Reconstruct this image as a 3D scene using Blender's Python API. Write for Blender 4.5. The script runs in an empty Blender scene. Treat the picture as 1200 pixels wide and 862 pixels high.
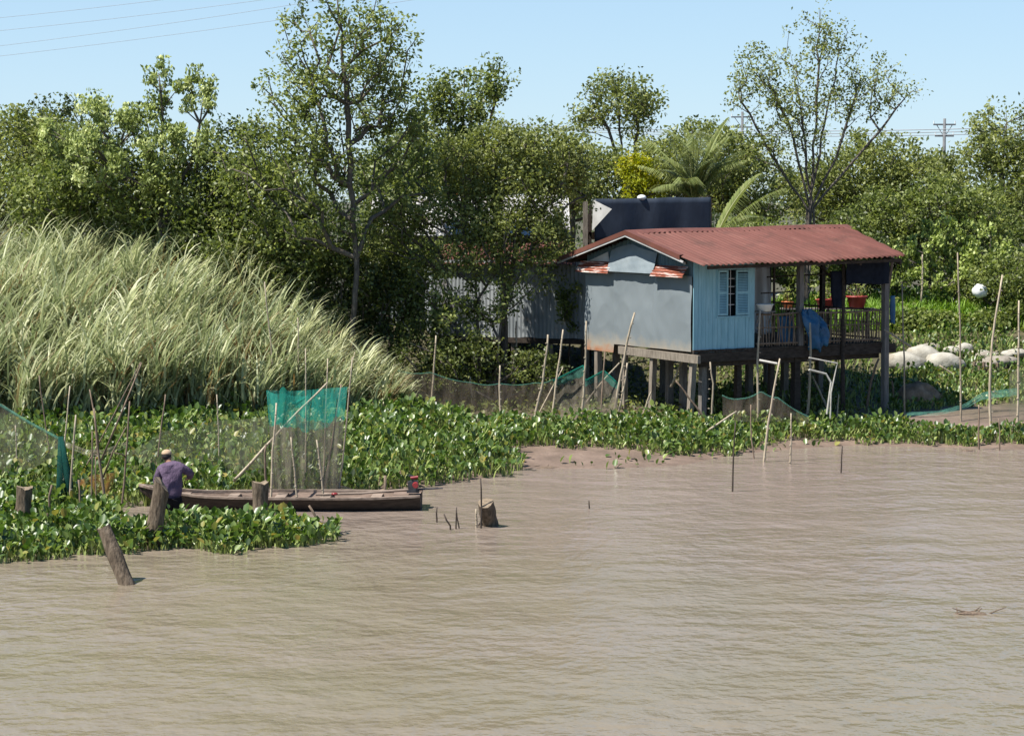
import bpy, math, random
import numpy as np
from mathutils import Vector, Matrix

random.seed(7)
RNG = np.random.default_rng(11)
SC = bpy.context.scene
COL = SC.collection
R = math.radians

# ------------------------------------------------------------------ camera model (photo pixels -> world)
H, F, CX, CY, HOR = 6.5, 2400.0, 600.0, 431.0, 235.0
TH = math.atan((CY - HOR) / F)
CT, ST = math.cos(TH), math.sin(TH)

def ray(px, py):
    a, b = px - CX, CY - py
    return np.array([a, F * CT + b * ST, -F * ST + b * CT])

def P(px, py, d):                       # point seen at (px,py), d metres out
    r = ray(px, py)
    return np.array([0, 0, H]) + r * (d / r[1])

def G(px, py, z=0.0):                   # point seen at (px,py) on the level z
    r = ray(px, py)
    return np.array([0, 0, H]) + r * ((z - H) / r[2])

# ------------------------------------------------------------------ objects
def tag(o, label=None, cat=None, group=None, kind=None):
    if label: o['label'] = label
    if cat: o['category'] = cat
    if group: o['group'] = group
    if kind: o['kind'] = kind
    return o

def empty(name, loc, label, cat, group=None, rz=0.0):
    o = bpy.data.objects.new(name, None)
    COL.objects.link(o)
    o.location = loc
    o.rotation_euler.z = rz
    o.empty_display_size = 0.2
    return tag(o, label, cat, group)

def mk(name, V, faces, mats, parent=None, attr=None, mi=None, smooth=False, origin=None):
    """V (n,3); faces: int array (m,k) or list of tuples; origin: where the object's own origin stands."""
    V = np.asarray(V, dtype=np.float64).reshape(-1, 3)
    if origin is not None:
        V = V - np.asarray(origin)
    me = bpy.data.meshes.new(name)
    if isinstance(faces, np.ndarray):
        m, k = faces.shape
        me.vertices.add(len(V)); me.vertices.foreach_set('co', V.astype(np.float32).ravel())
        me.loops.add(m * k); me.loops.foreach_set('vertex_index', faces.astype(np.int32).ravel())
        me.polygons.add(m)
        me.polygons.foreach_set('loop_start', np.arange(0, m * k, k, dtype=np.int32))
        me.update(calc_edges=True)
    else:
        me.from_pydata([tuple(v) for v in V], [], faces)
    if not isinstance(mats, (list, tuple)): mats = [mats]
    for m_ in mats: me.materials.append(m_)
    if mi is not None: me.polygons.foreach_set('material_index', np.asarray(mi, dtype=np.int32))
    if attr is not None:
        a = me.attributes.new('tint', 'FLOAT', 'POINT')
        a.data.foreach_set('value', np.asarray(attr, dtype=np.float32))
    if smooth: me.polygons.foreach_set('use_smooth', np.ones(len(me.polygons), dtype=bool))
    me.validate(); me.update()
    o = bpy.data.objects.new(name, me)
    COL.objects.link(o)
    if origin is not None: o.location = origin
    if parent is not None: o.parent = parent
    return o

class MB:
    """collects shapes into one mesh"""
    def __init__(s): s.v, s.f, s.m, s.t = [], [], [], []
    def add(s, V, Fs, mi=0, t=0.5):
        n = len(s.v)
        s.v += [tuple(map(float, v)) for v in V]
        s.f += [tuple(int(i) + n for i in f) for f in Fs]
        s.m += [mi] * len(Fs); s.t += [t] * len(V)
        return s
    def box(s, a, b, mi=0, t=0.5):
        x0, y0, z0 = np.minimum(a, b); x1, y1, z1 = np.maximum(a, b)
        V = [(x0,y0,z0),(x1,y0,z0),(x1,y1,z0),(x0,y1,z0),(x0,y0,z1),(x1,y0,z1),(x1,y1,z1),(x0,y1,z1)]
        return s.add(V, [(3,2,1,0),(4,5,6,7),(0,1,5,4),(1,2,6,5),(2,3,7,6),(3,0,4,7)], mi, t)
    def beam(s, p, q, w, h, mi=0, t=0.5):
        """squared timber from p to q"""
        p, q = np.asarray(p, float), np.asarray(q, float)
        d = q - p; d /= np.linalg.norm(d)
        up = np.array([0, 0, 1.0]) if abs(d[2]) < .9 else np.array([1.0, 0, 0])
        a = np.cross(d, up); a /= np.linalg.norm(a); b = np.cross(a, d)
        V = [c + a * w / 2 * i + b * h / 2 * j for c in (p, q) for i, j in ((-1,-1),(1,-1),(1,1),(-1,1))]
        return s.add(V, [(3,2,1,0),(4,5,6,7),(0,1,5,4),(1,2,6,5),(2,3,7,6),(3,0,4,7)], mi, t)
    def tube(s, pts, rad, n=6, cap=True, mi=0, t=0.5):
        pts = [np.asarray(p, float) for p in pts]
        if np.isscalar(rad): rad = [rad] * len(pts)
        V, Fs = [], []
        a = None
        for i, p in enumerate(pts):
            d = pts[min(i + 1, len(pts) - 1)] - pts[max(i - 1, 0)]
            d = d / (np.linalg.norm(d) + 1e-9)
            if a is None:
                a = np.cross(d, [0, 0, 1.0] if abs(d[2]) < .9 else [1.0, 0, 0])
            a = a - d * a.dot(d); a /= (np.linalg.norm(a) + 1e-9)
            b = np.cross(d, a)
            for k in range(n):
                w = 2 * math.pi * k / n
                V.append(p + (a * math.cos(w) + b * math.sin(w)) * rad[i])
        for i in range(len(pts) - 1):
            for k in range(n):
                Fs.append((i*n+k, i*n+(k+1) % n, (i+1)*n+(k+1) % n, (i+1)*n+k))
        if cap:
            Fs.append(tuple(range(n - 1, -1, -1))); Fs.append(tuple((len(pts)-1)*n + k for k in range(n)))
        return s.add(V, Fs, mi, t)
    def grid(s, fn, nu, nv, mi=0, t=0.5, wrap=False):
        V = [fn(i / nu, j / nv) for j in range(nv + 1) for i in range(nu + 1)]
        Fs = [(j*(nu+1)+i, j*(nu+1)+i+1, (j+1)*(nu+1)+i+1, (j+1)*(nu+1)+i) for j in range(nv) for i in range(nu)]
        return s.add(V, Fs, mi, t)
    def sphere(s, c, r, nu=14, nv=9, mi=0, fn=None, t=0.5):
        c = np.asarray(c, float); r = np.asarray(r, float) * np.ones(3)
        V = [c + r * [0, 0, -1]]
        for j in range(1, nv):
            ph = math.pi * (j / nv - .5)
            for i in range(nu):
                th = 2 * math.pi * i / nu
                q = np.array([math.cos(ph) * math.cos(th), math.cos(ph) * math.sin(th), math.sin(ph)])
                V.append(c + r * (q * (fn(q) if fn else 1)))
        V.append(c + r * [0, 0, 1])
        top = len(V) - 1
        Fs = [(0, 1 + (i + 1) % nu, 1 + i) for i in range(nu)]
        for j in range(nv - 2):
            for i in range(nu):
                a = 1 + j*nu
                Fs.append((a+i, a+(i+1) % nu, a+nu+(i+1) % nu, a+nu+i))
        a = 1 + (nv-2)*nu
        Fs += [(a+i, a+(i+1) % nu, top) for i in range(nu)]
        return s.add(V, Fs, mi, t)
    def build(s, name, mats, parent=None, smooth=False, origin=None):
        return mk(name, s.v, s.f, mats, parent, attr=s.t, mi=s.m, smooth=smooth, origin=origin)

def vnoise(x, y, seed=0):
    """cheap smooth noise, about -1..1"""
    s = seed * 1.37
    return (np.sin(x*1.0+1.3*y+s)+np.sin(1.7*x-.8*y+2.1*s+1)+np.sin(-.6*x+2.3*y+.7*s+2)+np.sin(2.9*x+1.9*y+1.9*s))/4

# ------------------------------------------------------------------ materials
def lin(c):
    return tuple(c) + (1.0,)

class NT:
    def __init__(s, name):
        s.mat = bpy.data.materials.new(name); s.mat.use_nodes = True
        s.n = s.mat.node_tree.nodes; s.l = s.mat.node_tree.links
        s.n.clear()
        s.out = s.n.new('ShaderNodeOutputMaterial')
    def new(s, t, **kw):
        n = s.n.new(t)
        for k, v in kw.items():
            if k in ('inp',):
                for a, b in v.items(): n.inputs[a].default_value = b
            else: setattr(n, k, v)
        return n
    def link(s, a, b): s.l.new(a, b)

def noise(nt, vec, scale, detail=4, rough=.6):
    n = nt.new('ShaderNodeTexNoise', inp={'Scale': scale, 'Detail': detail, 'Roughness': rough})
    nt.link(vec, n.inputs['Vector'])
    return n.outputs['Fac']

def ramp(nt, fac, stops):
    r = nt.new('ShaderNodeValToRGB')
    e = r.color_ramp.elements
    while len(e) < len(stops): e.new(.5)
    for el, (p, c) in zip(e, stops):
        el.position = p; el.color = lin(c) if len(c) == 3 else c
    nt.link(fac, r.inputs['Fac'])
    return r.outputs['Color']

def coords(nt, stretch=(1, 1, 1), which='Object'):
    tc = nt.new('ShaderNodeTexCoord')
    mp = nt.new('ShaderNodeMapping'); mp.inputs['Scale'].default_value = stretch
    nt.link(tc.outputs[which], mp.inputs['Vector'])
    return mp.outputs['Vector']

def mixrgb(nt, fac, a, b, blend='MIX'):
    m = nt.new('ShaderNodeMix', data_type='RGBA', blend_type=blend)
    for sock, v in ((m.inputs[0], fac), (m.inputs[6], a), (m.inputs[7], b)):
        if isinstance(v, (int, float)): sock.default_value = v
        elif isinstance(v, tuple): sock.default_value = lin(v[:3])
        else: nt.link(v, sock)
    return m.outputs[2]

def pmat(name, stops, scale=6, stretch=(1, 1, 1), rough=.8, spec=.3, bump=.0, bscale=None, metallic=0.0, spots=None, tint=0.0):
    """surface whose colour runs over `stops` by a noise, with optional second noise of stains `spots`=(colour, scale, lo, hi)"""
    nt = NT(name)
    v = coords(nt, stretch)
    f = noise(nt, v, scale, 5)
    c = ramp(nt, f, stops)
    if spots:
        sc, ss, lo, hi = spots
        g = noise(nt, coords(nt, (1, 1, 1)), ss, 5)
        mr = nt.new('ShaderNodeMapRange', inp={1: lo, 2: hi}); nt.link(g, mr.inputs[0])
        c = mixrgb(nt, mr.outputs[0], c, tuple(sc))
    if tint:
        at = nt.new('ShaderNodeAttribute', attribute_name='tint')
        mr = nt.new('ShaderNodeMapRange', inp={3: 1 - tint, 4: 1 + tint}); nt.link(at.outputs['Fac'], mr.inputs[0])
        hs = nt.new('ShaderNodeHueSaturation'); nt.link(mr.outputs[0], hs.inputs['Value']); nt.link(c, hs.inputs['Color'])
        c = hs.outputs[0]
    p = nt.new('ShaderNodeBsdfPrincipled', inp={'Roughness': rough, 'Specular IOR Level': spec, 'Metallic': metallic})
    nt.link(c, p.inputs['Base Color'])
    if bump:
        b = nt.new('ShaderNodeBump', inp={'Strength': 1.0, 'Distance': bump})
        nt.link(noise(nt, coords(nt, stretch), bscale or scale * 2, 4), b.inputs['Height'])
        nt.link(b.outputs[0], p.inputs['Normal'])
    nt.link(p.outputs[0], nt.out.inputs[0])
    return nt.mat

def leafmat(name, stops, rough=.5, spec=.35, trans=.3, tcol=None):
    nt = NT(name)
    at = nt.new('ShaderNodeAttribute', attribute_name='tint')
    c = ramp(nt, at.outputs['Fac'], stops)
    p = nt.new('ShaderNodeBsdfPrincipled', inp={'Roughness': rough, 'Specular IOR Level': spec})
    nt.link(c, p.inputs['Base Color'])
    t = nt.new('ShaderNodeBsdfTranslucent')
    hs = nt.new('ShaderNodeHueSaturation', inp={'Saturation': 1.15, 'Value': 1.3}); nt.link(c, hs.inputs['Color'])
    nt.link(hs.outputs[0], t.inputs['Color'])
    m = nt.new('ShaderNodeMixShader', inp={0: trans})
    nt.link(p.outputs[0], m.inputs[1]); nt.link(t.outputs[0], m.inputs[2])
    nt.link(m.outputs[0], nt.out.inputs[0])
    return nt.mat

def netmat(name, col, col2, dens, streak=(6, 6, 1.2), spread=.25):
    """thin fishing net: threads far below a pixel, so a part of the light goes through; folds make it denser in streaks"""
    nt = NT(name)
    f = noise(nt, coords(nt, streak), 1.6, 4, .65)
    mr = nt.new('ShaderNodeMapRange', inp={1: .3, 2: .7, 3: dens - spread, 4: dens + spread}); nt.link(f, mr.inputs[0])
    c = mixrgb(nt, noise(nt, coords(nt), 1.2, 3), col, col2)
    d = nt.new('ShaderNodeBsdfDiffuse'); nt.link(c, d.inputs[0])
    tl = nt.new('ShaderNodeBsdfTranslucent'); nt.link(c, tl.inputs[0])
    m0 = nt.new('ShaderNodeMixShader', inp={0: .4}); nt.link(d.outputs[0], m0.inputs[1]); nt.link(tl.outputs[0], m0.inputs[2])
    t = nt.new('ShaderNodeBsdfTransparent')
    m = nt.new('ShaderNodeMixShader'); nt.link(mr.outputs[0], m.inputs[0])
    nt.link(t.outputs[0], m.inputs[1]); nt.link(m0.outputs[0], m.inputs[2])
    nt.link(m.outputs[0], nt.out.inputs[0])
    return nt.mat

M = {}
M['bark'] = pmat('bark', [(.3, (.06, .05, .042)), (.7, (.16, .14, .115))], 9, (3, 3, .6), .9, .1, .01)
M['bark_pale'] = pmat('bark_pale', [(.3, (.13, .10, .075)), (.7, (.30, .24, .19))], 9, (3, 3, .6), .9, .1, .01)
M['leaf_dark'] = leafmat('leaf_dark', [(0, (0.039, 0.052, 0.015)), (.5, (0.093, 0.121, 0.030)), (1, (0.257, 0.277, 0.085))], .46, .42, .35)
M['leaf_mid'] = leafmat('leaf_mid', [(0, (0.069, 0.092, 0.025)), (.5, (0.173, 0.215, 0.052)), (1, (0.374, 0.403, 0.142))], .46, .45, .4)
M['leaf_olive'] = leafmat('leaf_olive', [(0, (0.089, 0.111, 0.030)), (.5, (0.202, 0.232, 0.063)), (1, (0.394, 0.418, 0.152))], .48, .42, .4)
M['leaf_pale'] = leafmat('leaf_pale', [(0, (.10, .135, .035)), (.5, (.35, .41, .14)), (1, (.62, .65, .33))], .6, .3, .3)
M['leaf_bright'] = leafmat('leaf_bright', [(0, (.11, .15, .035)), (.5, (.30, .37, .09)), (1, (.52, .57, .22))], .5, .3, .3)
M['leaf_yellow'] = leafmat('leaf_yellow', [(0, (.14, .17, .01)), (.5, (.34, .36, .02)), (1, (.52, .43, .04))], .55, .3, .35)
M['leaf_far'] = leafmat('leaf_far', [(0, (.05, .07, .03)), (.5, (.08, .11, .045)), (1, (.13, .16, .07))], .7, .2, .2)
M['palm'] = leafmat('palm', [(0, (.09, .12, .035)), (.5, (.19, .225, .07)), (1, (.30, .31, .14))], .4, .45, .25)
M['grass'] = leafmat('grass', [(0, (.20, .13, .06)), (.1, (.27, .21, .11)), (.18, (.18, .22, .105)), (.6, (.40, .43, .235)), (1, (.66, .655, .43))], .5, .35, .35)
M['hyacinth'] = leafmat('hyacinth', [(0, (.03, .06, .012)), (.45, (.08, .14, .027)), (.93, (.24, .31, .085)), (1, (.30, .24, .06))], .38, .6, .3)
M['hyacinth_stalk'] = leafmat('hyacinth_stalk', [(0, (.11, .15, .035)), (1, (.34, .40, .13))], .4, .4, .2)
M['cover'] = leafmat('cover', [(0, (.07, .13, .015)), (.5, (.15, .26, .03)), (1, (.27, .38, .07))], .55, .3, .3)
M['bamboo'] = pmat('bamboo', [(.3, (.22, .175, .12)), (.7, (.40, .34, .25))], 8, (3, 3, .8), .7, .3, tint=.35)
M['twig'] = pmat('twig', [(.3, (.10, .07, .05)), (.7, (.24, .18, .13))], 8, (3, 3, .8), .85, .2, tint=.3)
M['twig_wet'] = pmat('twig_wet', [(.3, (.03, .023, .018)), (.7, (.075, .056, .043))], 8, (3, 3, .8), .7, .3)
M['wood_post'] = pmat('wood_post', [(.3, (.05, .038, .027)), (.5, (.115, .088, .062)), (.75, (.21, .165, .12))], 5, (3, 3, .8), .9, .15, .03, 7)
M['wood_cut'] = pmat('wood_cut', [(.3, (.13, .10, .07)), (.7, (.27, .21, .145))], 14, (1, 1, 1), .85, .15)
M['stilt'] = pmat('stilt', [(.3, (.12, .10, .08)), (.7, (.27, .235, .19))], 7, (3, 3, .5), .9, .1, .008)
M['dark_wood'] = pmat('dark_wood', [(.3, (.028, .023, .019)), (.7, (.07, .056, .046))], 6, (1, 3, 3), .9, .1, .01)  # dark timber, colour darkened further for the shade on front beams and stilts
M['grey_wood'] = pmat('grey_wood', [(.3, (.11, .10, .09)), (.7, (.21, .195, .18))], 6, (3, 3, .6), .9, .1, .006)  # grey timber, some of the stilts' shade put into the colour
M['tin'] = pmat('tin', [(.3, (.165, .20, .22)), (.7, (.225, .26, .275))], 1.6, (1, 1, 1), .55, .4, .012, 3.2)
M['roof'] = pmat('roof', [(.25, (.095, .034, .023)), (.55, (.135, .050, .036)), (.8, (.17, .075, .055))], 1.3, (1.6, .35, 1), .62, .35, spots=((.075, .032, .022), 1.3, .5, .75))
M['rust'] = pmat('rust', [(.3, (.12, .035, .02)), (.5, (.24, .075, .045)), (.62, (.55, .50, .46)), (.8, (.30, .11, .06))], 2.6, (1, .6, 7), .8, .2)
M['rust_roof'] = pmat('rust_roof', [(.3, (.05, .028, .022)), (.55, (.11, .045, .034)), (.8, (.19, .075, .05))], 2.0, (1, 1, 1), .85, .15)
M['corr'] = pmat('corr', [(.3, (.16, .18, .19)), (.7, (.34, .36, .37))], 1.2, (1, 1, .5), .5, .4, spots=((.13, .09, .07), 1.4, .6, .75))
M['white_tin'] = pmat('white_tin', [(.3, (.32, .315, .30)), (.7, (.50, .495, .48))], 1.5, (1, 1, 1), .45, .4)
M['pale_roof'] = pmat('pale_roof', [(.3, (.24, .235, .225)), (.7, (.46, .455, .44))], 1.2, (1, 1, 1), .6, .3, spots=((.17, .13, .10), 1.5, .52, .7))
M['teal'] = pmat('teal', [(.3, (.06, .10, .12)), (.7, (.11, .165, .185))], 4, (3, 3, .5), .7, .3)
M['navy'] = pmat('navy', [(.3, (.016, .023, .036)), (.7, (.034, .045, .066))], 2, (1, 1, .4), .55, .3, .015, 2.0)
M['black_cloth'] = pmat('black_cloth', [(.3, (.008, .011, .018)), (.7, (.018, .022, .034))], 6, (1, 1, 1), .9, .1)
M['white_cloth'] = pmat('white_cloth', [(.3, (.55, .56, .57)), (.7, (.74, .74, .73))], 2, (2, 2, .5), .9, .1)
M['tarp_blue'] = pmat('tarp_blue', [(.3, (.010, .06, .135)), (.7, (.022, .115, .23))], 3, (1, 1, 1), .45, .4, .02, 5)
M['white_plastic'] = pmat('white_plastic', [(.3, (.62, .63, .62)), (.7, (.78, .78, .76))], 4, (1, 1, 1), .4, .4)
M['pvc'] = pmat('pvc', [(.3, (.33, .31, .27)), (.7, (.50, .48, .43))], 5, (1, 1, 1), .4, .4)
M['sack'] = pmat('sack', [(.3, (.27, .25, .205)), (.7, (.42, .40, .34))], 5, (1, 1, 1), .85, .2, .03, 6, spots=((.19, .15, .10), 1.8, .5, .75))
M['sack_grey'] = pmat('sack_grey', [(.3, (.17, .15, .12)), (.7, (.29, .26, .215))], 5, (1, 1, 1), .9, .15, .012, 9)
M['earth'] = pmat('earth', [(.3, (.13, .085, .05)), (.7, (.34, .23, .15))], 4, (1, 1, 1), .95, .1, .04, 7)
M['red_pot'] = pmat('red_pot', [(.3, (.22, .028, .022)), (.7, (.32, .05, .04))], 4, (1, 1, 1), .5, .4)
M['orange'] = pmat('orange', [(.3, (.48, .13, .04)), (.7, (.60, .2, .07))], 4, (1, 1, 1), .5, .4)
M['boat'] = pmat('boat', [(.3, (.022, .017, .013)), (.7, (.06, .045, .034))], 5, (.7, 4, 4), .7, .3, .01)
M['boat_top'] = pmat('boat_top', [(.3, (.15, .11, .085)), (.7, (.34, .27, .215))], 6, (.6, 4, 4), .85, .15, .006, spots=((.07, .055, .045), 2.2, .5, .7))
M['boat_in'] = pmat('boat_in', [(.3, (.11, .08, .06)), (.7, (.26, .19, .15))], 6, (.6, 4, 4), .85, .2)
M['metal_dark'] = pmat('metal_dark', [(.3, (.02, .02, .022)), (.7, (.05, .05, .055))], 10, (1, 1, 1), .4, .5)
M['red_paint'] = pmat('red_paint', [(.3, (.16, .012, .015)), (.7, (.27, .03, .03))], 6, (1, 1, 1), .35, .5)
M['skin'] = pmat('skin', [(.3, (.22, .11, .065)), (.7, (.28, .145, .09))], 8, (1, 1, 1), .6, .3)
M['shirt'] = pmat('shirt', [(.3, (.075, .052, .085)), (.7, (.125, .09, .135))], 7, (1.5, 1.5, 1), .9, .1, .05, 5)
M['trousers'] = pmat('trousers', [(.3, (.006, .006, .008)), (.7, (.014, .013, .016))], 8, (1, 1, 1), .9, .1)
M['cap'] = pmat('cap', [(.3, (.36, .25, .16)), (.7, (.46, .34, .23))], 12, (1, 1, 1), .9, .1)
M['hair'] = pmat('hair', [(.3, (.012, .010, .009)), (.7, (.03, .026, .024))], 20, (1, 1, 1), .6, .3)
M['concrete'] = pmat('concrete', [(.3, (.10, .105, .11)), (.7, (.17, .175, .18))], 4, (1, 1, 1), .9, .2)
M['wire'] = pmat('wire', [(.3, (.22, .24, .26)), (.7, (.27, .29, .31))], 4, (1, 1, 1), .6, .3)
M['net_green'] = netmat('net_green', (.04, .40, .30), (.09, .54, .43), .34, (5, 5, 1.5), .25)
M['net_brown'] = netmat('net_brown', (.22, .19, .145), (.30, .265, .21), .42, (5, 5, .7), .30)
M['net_faint'] = netmat('net_faint', (.17, .17, .12), (.25, .23, .17), .30, (3, 3, 1), .17)
M['net_fence'] = netmat('net_fence', (.16, .13, .10), (.24, .20, .155), .27, (4, 4, .7), .2)
M['net_dark'] = netmat('net_dark', (.012, .06, .05), (.03, .11, .09), .75, (8, 8, .8), .2)
M['net_edge'] = netmat('net_edge', (.015, .16, .12), (.03, .24, .18), .7, (5, 5, 2), .15)
M['net_teal'] = netmat('net_teal', (.10, .27, .21), (.16, .36, .28), .38, (5, 5, 2), .25)
M['net_orange'] = netmat('net_orange', (.42, .19, .06), (.52, .27, .10), .5, (6, 6, 2), .25)

def blue_boards():
    """weathered turquoise paint on upright boards: peeling and dark runs"""
    nt = NT('blue_boards')
    c = ramp(nt, noise(nt, coords(nt, (5, 5, .7)), 2.2, 5), [(.25, (.18, .36, .42)), (.6, (.26, .46, .52)), (.85, (.34, .54, .59))])
    g = noise(nt, coords(nt, (9, 9, .8)), 1.3, 6, .7)
    mr = nt.new('ShaderNodeMapRange', inp={1: .60, 2: .74, 3: 0, 4: .75}); nt.link(g, mr.inputs[0])
    c = mixrgb(nt, mr.outputs[0], c, (.12, .20, .21))
    p = nt.new('ShaderNodeBsdfPrincipled', inp={'Roughness': .7, 'Specular IOR Level': .3})
    nt.link(c, p.inputs['Base Color']); nt.link(p.outputs[0], nt.out.inputs[0])
    return nt.mat
M['blue'] = blue_boards()

def tin_wall():
    """dented grey tin, rust and dried mud coming up from its lower edge (object z in metres)"""
    nt = NT('tin_wall')
    c = ramp(nt, noise(nt, coords(nt), .7, 6), [(.3, (.17, .197, .21)), (.7, (.202, .23, .243))])
    tc = nt.new('ShaderNodeTexCoord'); sp = nt.new('ShaderNodeSeparateXYZ'); nt.link(tc.outputs['Object'], sp.inputs[0])
    wob = noise(nt, coords(nt, (1, 1.5, 1.5)), 1.8, 5)
    add = nt.new('ShaderNodeMath', operation='MULTIPLY_ADD', inp={1: -.75}); nt.link(wob, add.inputs[0]); nt.link(sp.outputs[2], add.inputs[2])
    mr = nt.new('ShaderNodeMapRange', inp={1: 1.88, 2: 2.3, 3: .85, 4: 0}); nt.link(add.outputs[0], mr.inputs[0])
    c = mixrgb(nt, mr.outputs[0], c, (.34, .29, .22))
    mr2 = nt.new('ShaderNodeMapRange', inp={1: 1.66, 2: 1.95, 3: .9, 4: 0}); nt.link(add.outputs[0], mr2.inputs[0])
    c = mixrgb(nt, mr2.outputs[0], c, (.36, .15, .07))
    p = nt.new('ShaderNodeBsdfPrincipled', inp={'Roughness': .5, 'Specular IOR Level': .45, 'Metallic': .12})
    nt.link(c, p.inputs['Base Color']); nt.link(p.outputs[0], nt.out.inputs[0])
    return nt.mat
M['tin_wall'] = tin_wall()

# ------------------------------------------------------------------ terrain
_sh = [(-700, 600), (-200, 600), (0, 592), (150, 580), (300, 578), (400, 577), (480, 573), (560, 562), (612, 548), (640, 549), (720, 549),
       (800, 545), (860, 533), (930, 526), (1000, 522), (1100, 524), (1200, 527), (1500, 532), (2200, 535)]
_shw = np.array([G(a, b, 0)[:2] for a, b in _sh])
def sstep(x, a, b):
    t = np.clip((x - a) / (b - a), 0, 1); return t * t * (3 - 2 * t)
def ground_z(x, y):
    x = np.asarray(x, float); y = np.asarray(y, float)
    s = y - np.interp(x, _shw[:, 0], _shw[:, 1])
    z = np.where(s < 0, np.maximum(s * .13, -1.2), np.minimum(.085 * s, .47))
    z = z + np.where(s > 0, np.minimum(s, 1) * .03 * vnoise(x * 2.1, y * 2.7, 3), 0)
    z = z + 1.75 * sstep(y, 63.5, 71)                                    # the dyke behind
    left = sstep(-x, 2.6, 9.0)
    z = z + left * 2.6 * sstep(y, 51.5, 62.5) * (1 - .6 * sstep(y, 63.5, 71))
    z = z + .5 * sstep(x, 9.2, 10.2) * sstep(y, 60.5, 64.5)
    return z
def gz(x, y): return float(ground_z(x, y))

def on_ground(px, py):                                                   # where the line of sight meets the bank
    r = ray(px, py); o = np.array([0, 0, H])
    t0 = 25.0
    for d in np.arange(30, 95, .05):
        p = o + r * (d / r[1])
        if p[2] <= max(gz(p[0], p[1]), 0): return np.array([p[0], p[1], max(gz(p[0], p[1]), -.5)])
    return o + r * (95 / r[1])

def ground_mat():
    nt = NT('bank_soil')
    c = ramp(nt, noise(nt, coords(nt), 1.4, 6), [(.3, (.115, .083, .062)), (.55, (.17, .122, .094)), (.75, (.225, .165, .128))])
    g = noise(nt, coords(nt), .55, 4)
    c2 = ramp(nt, noise(nt, coords(nt), 5, 4), [(.3, (.045, .045, .02)), (.7, (.10, .085, .045))])
    tc = nt.new('ShaderNodeTexCoord'); sp = nt.new('ShaderNodeSeparateXYZ'); nt.link(tc.outputs['Object'], sp.inputs[0])
    add = nt.new('ShaderNodeMath', operation='MULTIPLY_ADD', inp={1: .35}); nt.link(g, add.inputs[0]); nt.link(sp.outputs[2], add.inputs[2])
    mr = nt.new('ShaderNodeMapRange', inp={1: .5, 2: .75}); nt.link(add.outputs[0], mr.inputs[0])
    c = mixrgb(nt, mr.outputs[0], c, c2)
    p = nt.new('ShaderNodeBsdfPrincipled', inp={'Roughness': .62, 'Specular IOR Level': .35})
    nt.link(c, p.inputs['Base Color'])
    b = nt.new('ShaderNodeBump', inp={'Strength': 1.0, 'Distance': .05}); nt.link(noise(nt, coords(nt), 4, 6), b.inputs['Height'])
    nt.link(b.outputs[0], p.inputs['Normal']); nt.link(p.outputs[0], nt.out.inputs[0])
    return nt.mat

gx = np.concatenate([[-3000, -1200, -500, -200, -100, -60], np.arange(-40, 40.01, .4), [60, 100, 200, 500, 1200, 3000]])
gy = np.concatenate([[-200, -50, 0, 20, 30], np.arange(34, 80.01, .35), [85, 92, 100, 130, 180, 300, 700, 1500, 4000]])
XX, YY = np.meshgrid(gx, gy)
ZZ = ground_z(XX, YY)
nx, ny = len(gx), len(gy)
ii = (np.arange(ny - 1)[:, None] * nx + np.arange(nx - 1)[None, :]).ravel()
QF = np.stack([ii, ii + 1, ii + nx + 1, ii + nx], 1)
o = mk('river_bank', np.stack([XX.ravel(), YY.ravel(), ZZ.ravel()], 1), QF, ground_mat(), smooth=True)
tag(o, 'muddy brown river bank rising to a low dyke', 'river bank', kind='structure')

def water_mat():
    nt = NT('river_water')
    big = noise(nt, coords(nt, (.09, .16, 1)), 1.0, 3)
    c = ramp(nt, big, [(.3, (.178, .152, .096)), (.7, (.20, .164, .120))])
    tc = nt.new('ShaderNodeTexCoord'); sp = nt.new('ShaderNodeSeparateXYZ'); nt.link(tc.outputs['Object'], sp.inputs[0])
    wob = nt.new('ShaderNodeMath', operation='MULTIPLY_ADD', inp={1: 14.0}); nt.link(big, wob.inputs[0]); nt.link(sp.outputs[1], wob.inputs[2])
    mr = nt.new('ShaderNodeMapRange', inp={1: 36, 2: 56}); nt.link(wob.outputs[0], mr.inputs[0])
    c = mixrgb(nt, mr.outputs[0], c, (.22, .172, .147))                   # more silt stirred up by the bank
    p = nt.new('ShaderNodeBsdfPrincipled', inp={'Roughness': .07, 'IOR': 1.33, 'Specular IOR Level': .5})
    nt.link(c, p.inputs['Base Color'])
    rg = nt.new('ShaderNodeMapRange', inp={1: .35, 2: .65, 3: .05, 4: .22}); nt.link(noise(nt, coords(nt, (.05, .11, 1)), 1.3, 3), rg.inputs[0]); nt.link(rg.outputs[0], p.inputs['Roughness'])
    b = None
    for sc, st, dist in ((.5, (.8, 1.0, 1), .13), (1.7, (.95, 1.0, 1), .065), (5.0, (1.0, 1.0, 1), .024)):
        bb = nt.new('ShaderNodeBump', inp={'Strength': 1.0, 'Distance': dist})
        nt.link(noise(nt, coords(nt, st), sc, 3.5, .5), bb.inputs['Height'])
        if b is not None: nt.link(b.outputs[0], bb.inputs['Normal'])
        b = bb
    nt.link(b.outputs[0], p.inputs['Normal']); nt.link(p.outputs[0], nt.out.inputs[0])
    return nt.mat
o = mk('river', [(-3000, -500, 0), (3000, -500, 0), (3000, 64, 0), (-3000, 64, 0)], [(0, 1, 2, 3)], water_mat())
tag(o, 'silty brown river with small wind ripples', 'river', kind='structure')

# ------------------------------------------------------------------ foliage helpers
def unit(v): return v / (np.linalg.norm(v, axis=-1, keepdims=True) + 1e-9)

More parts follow.
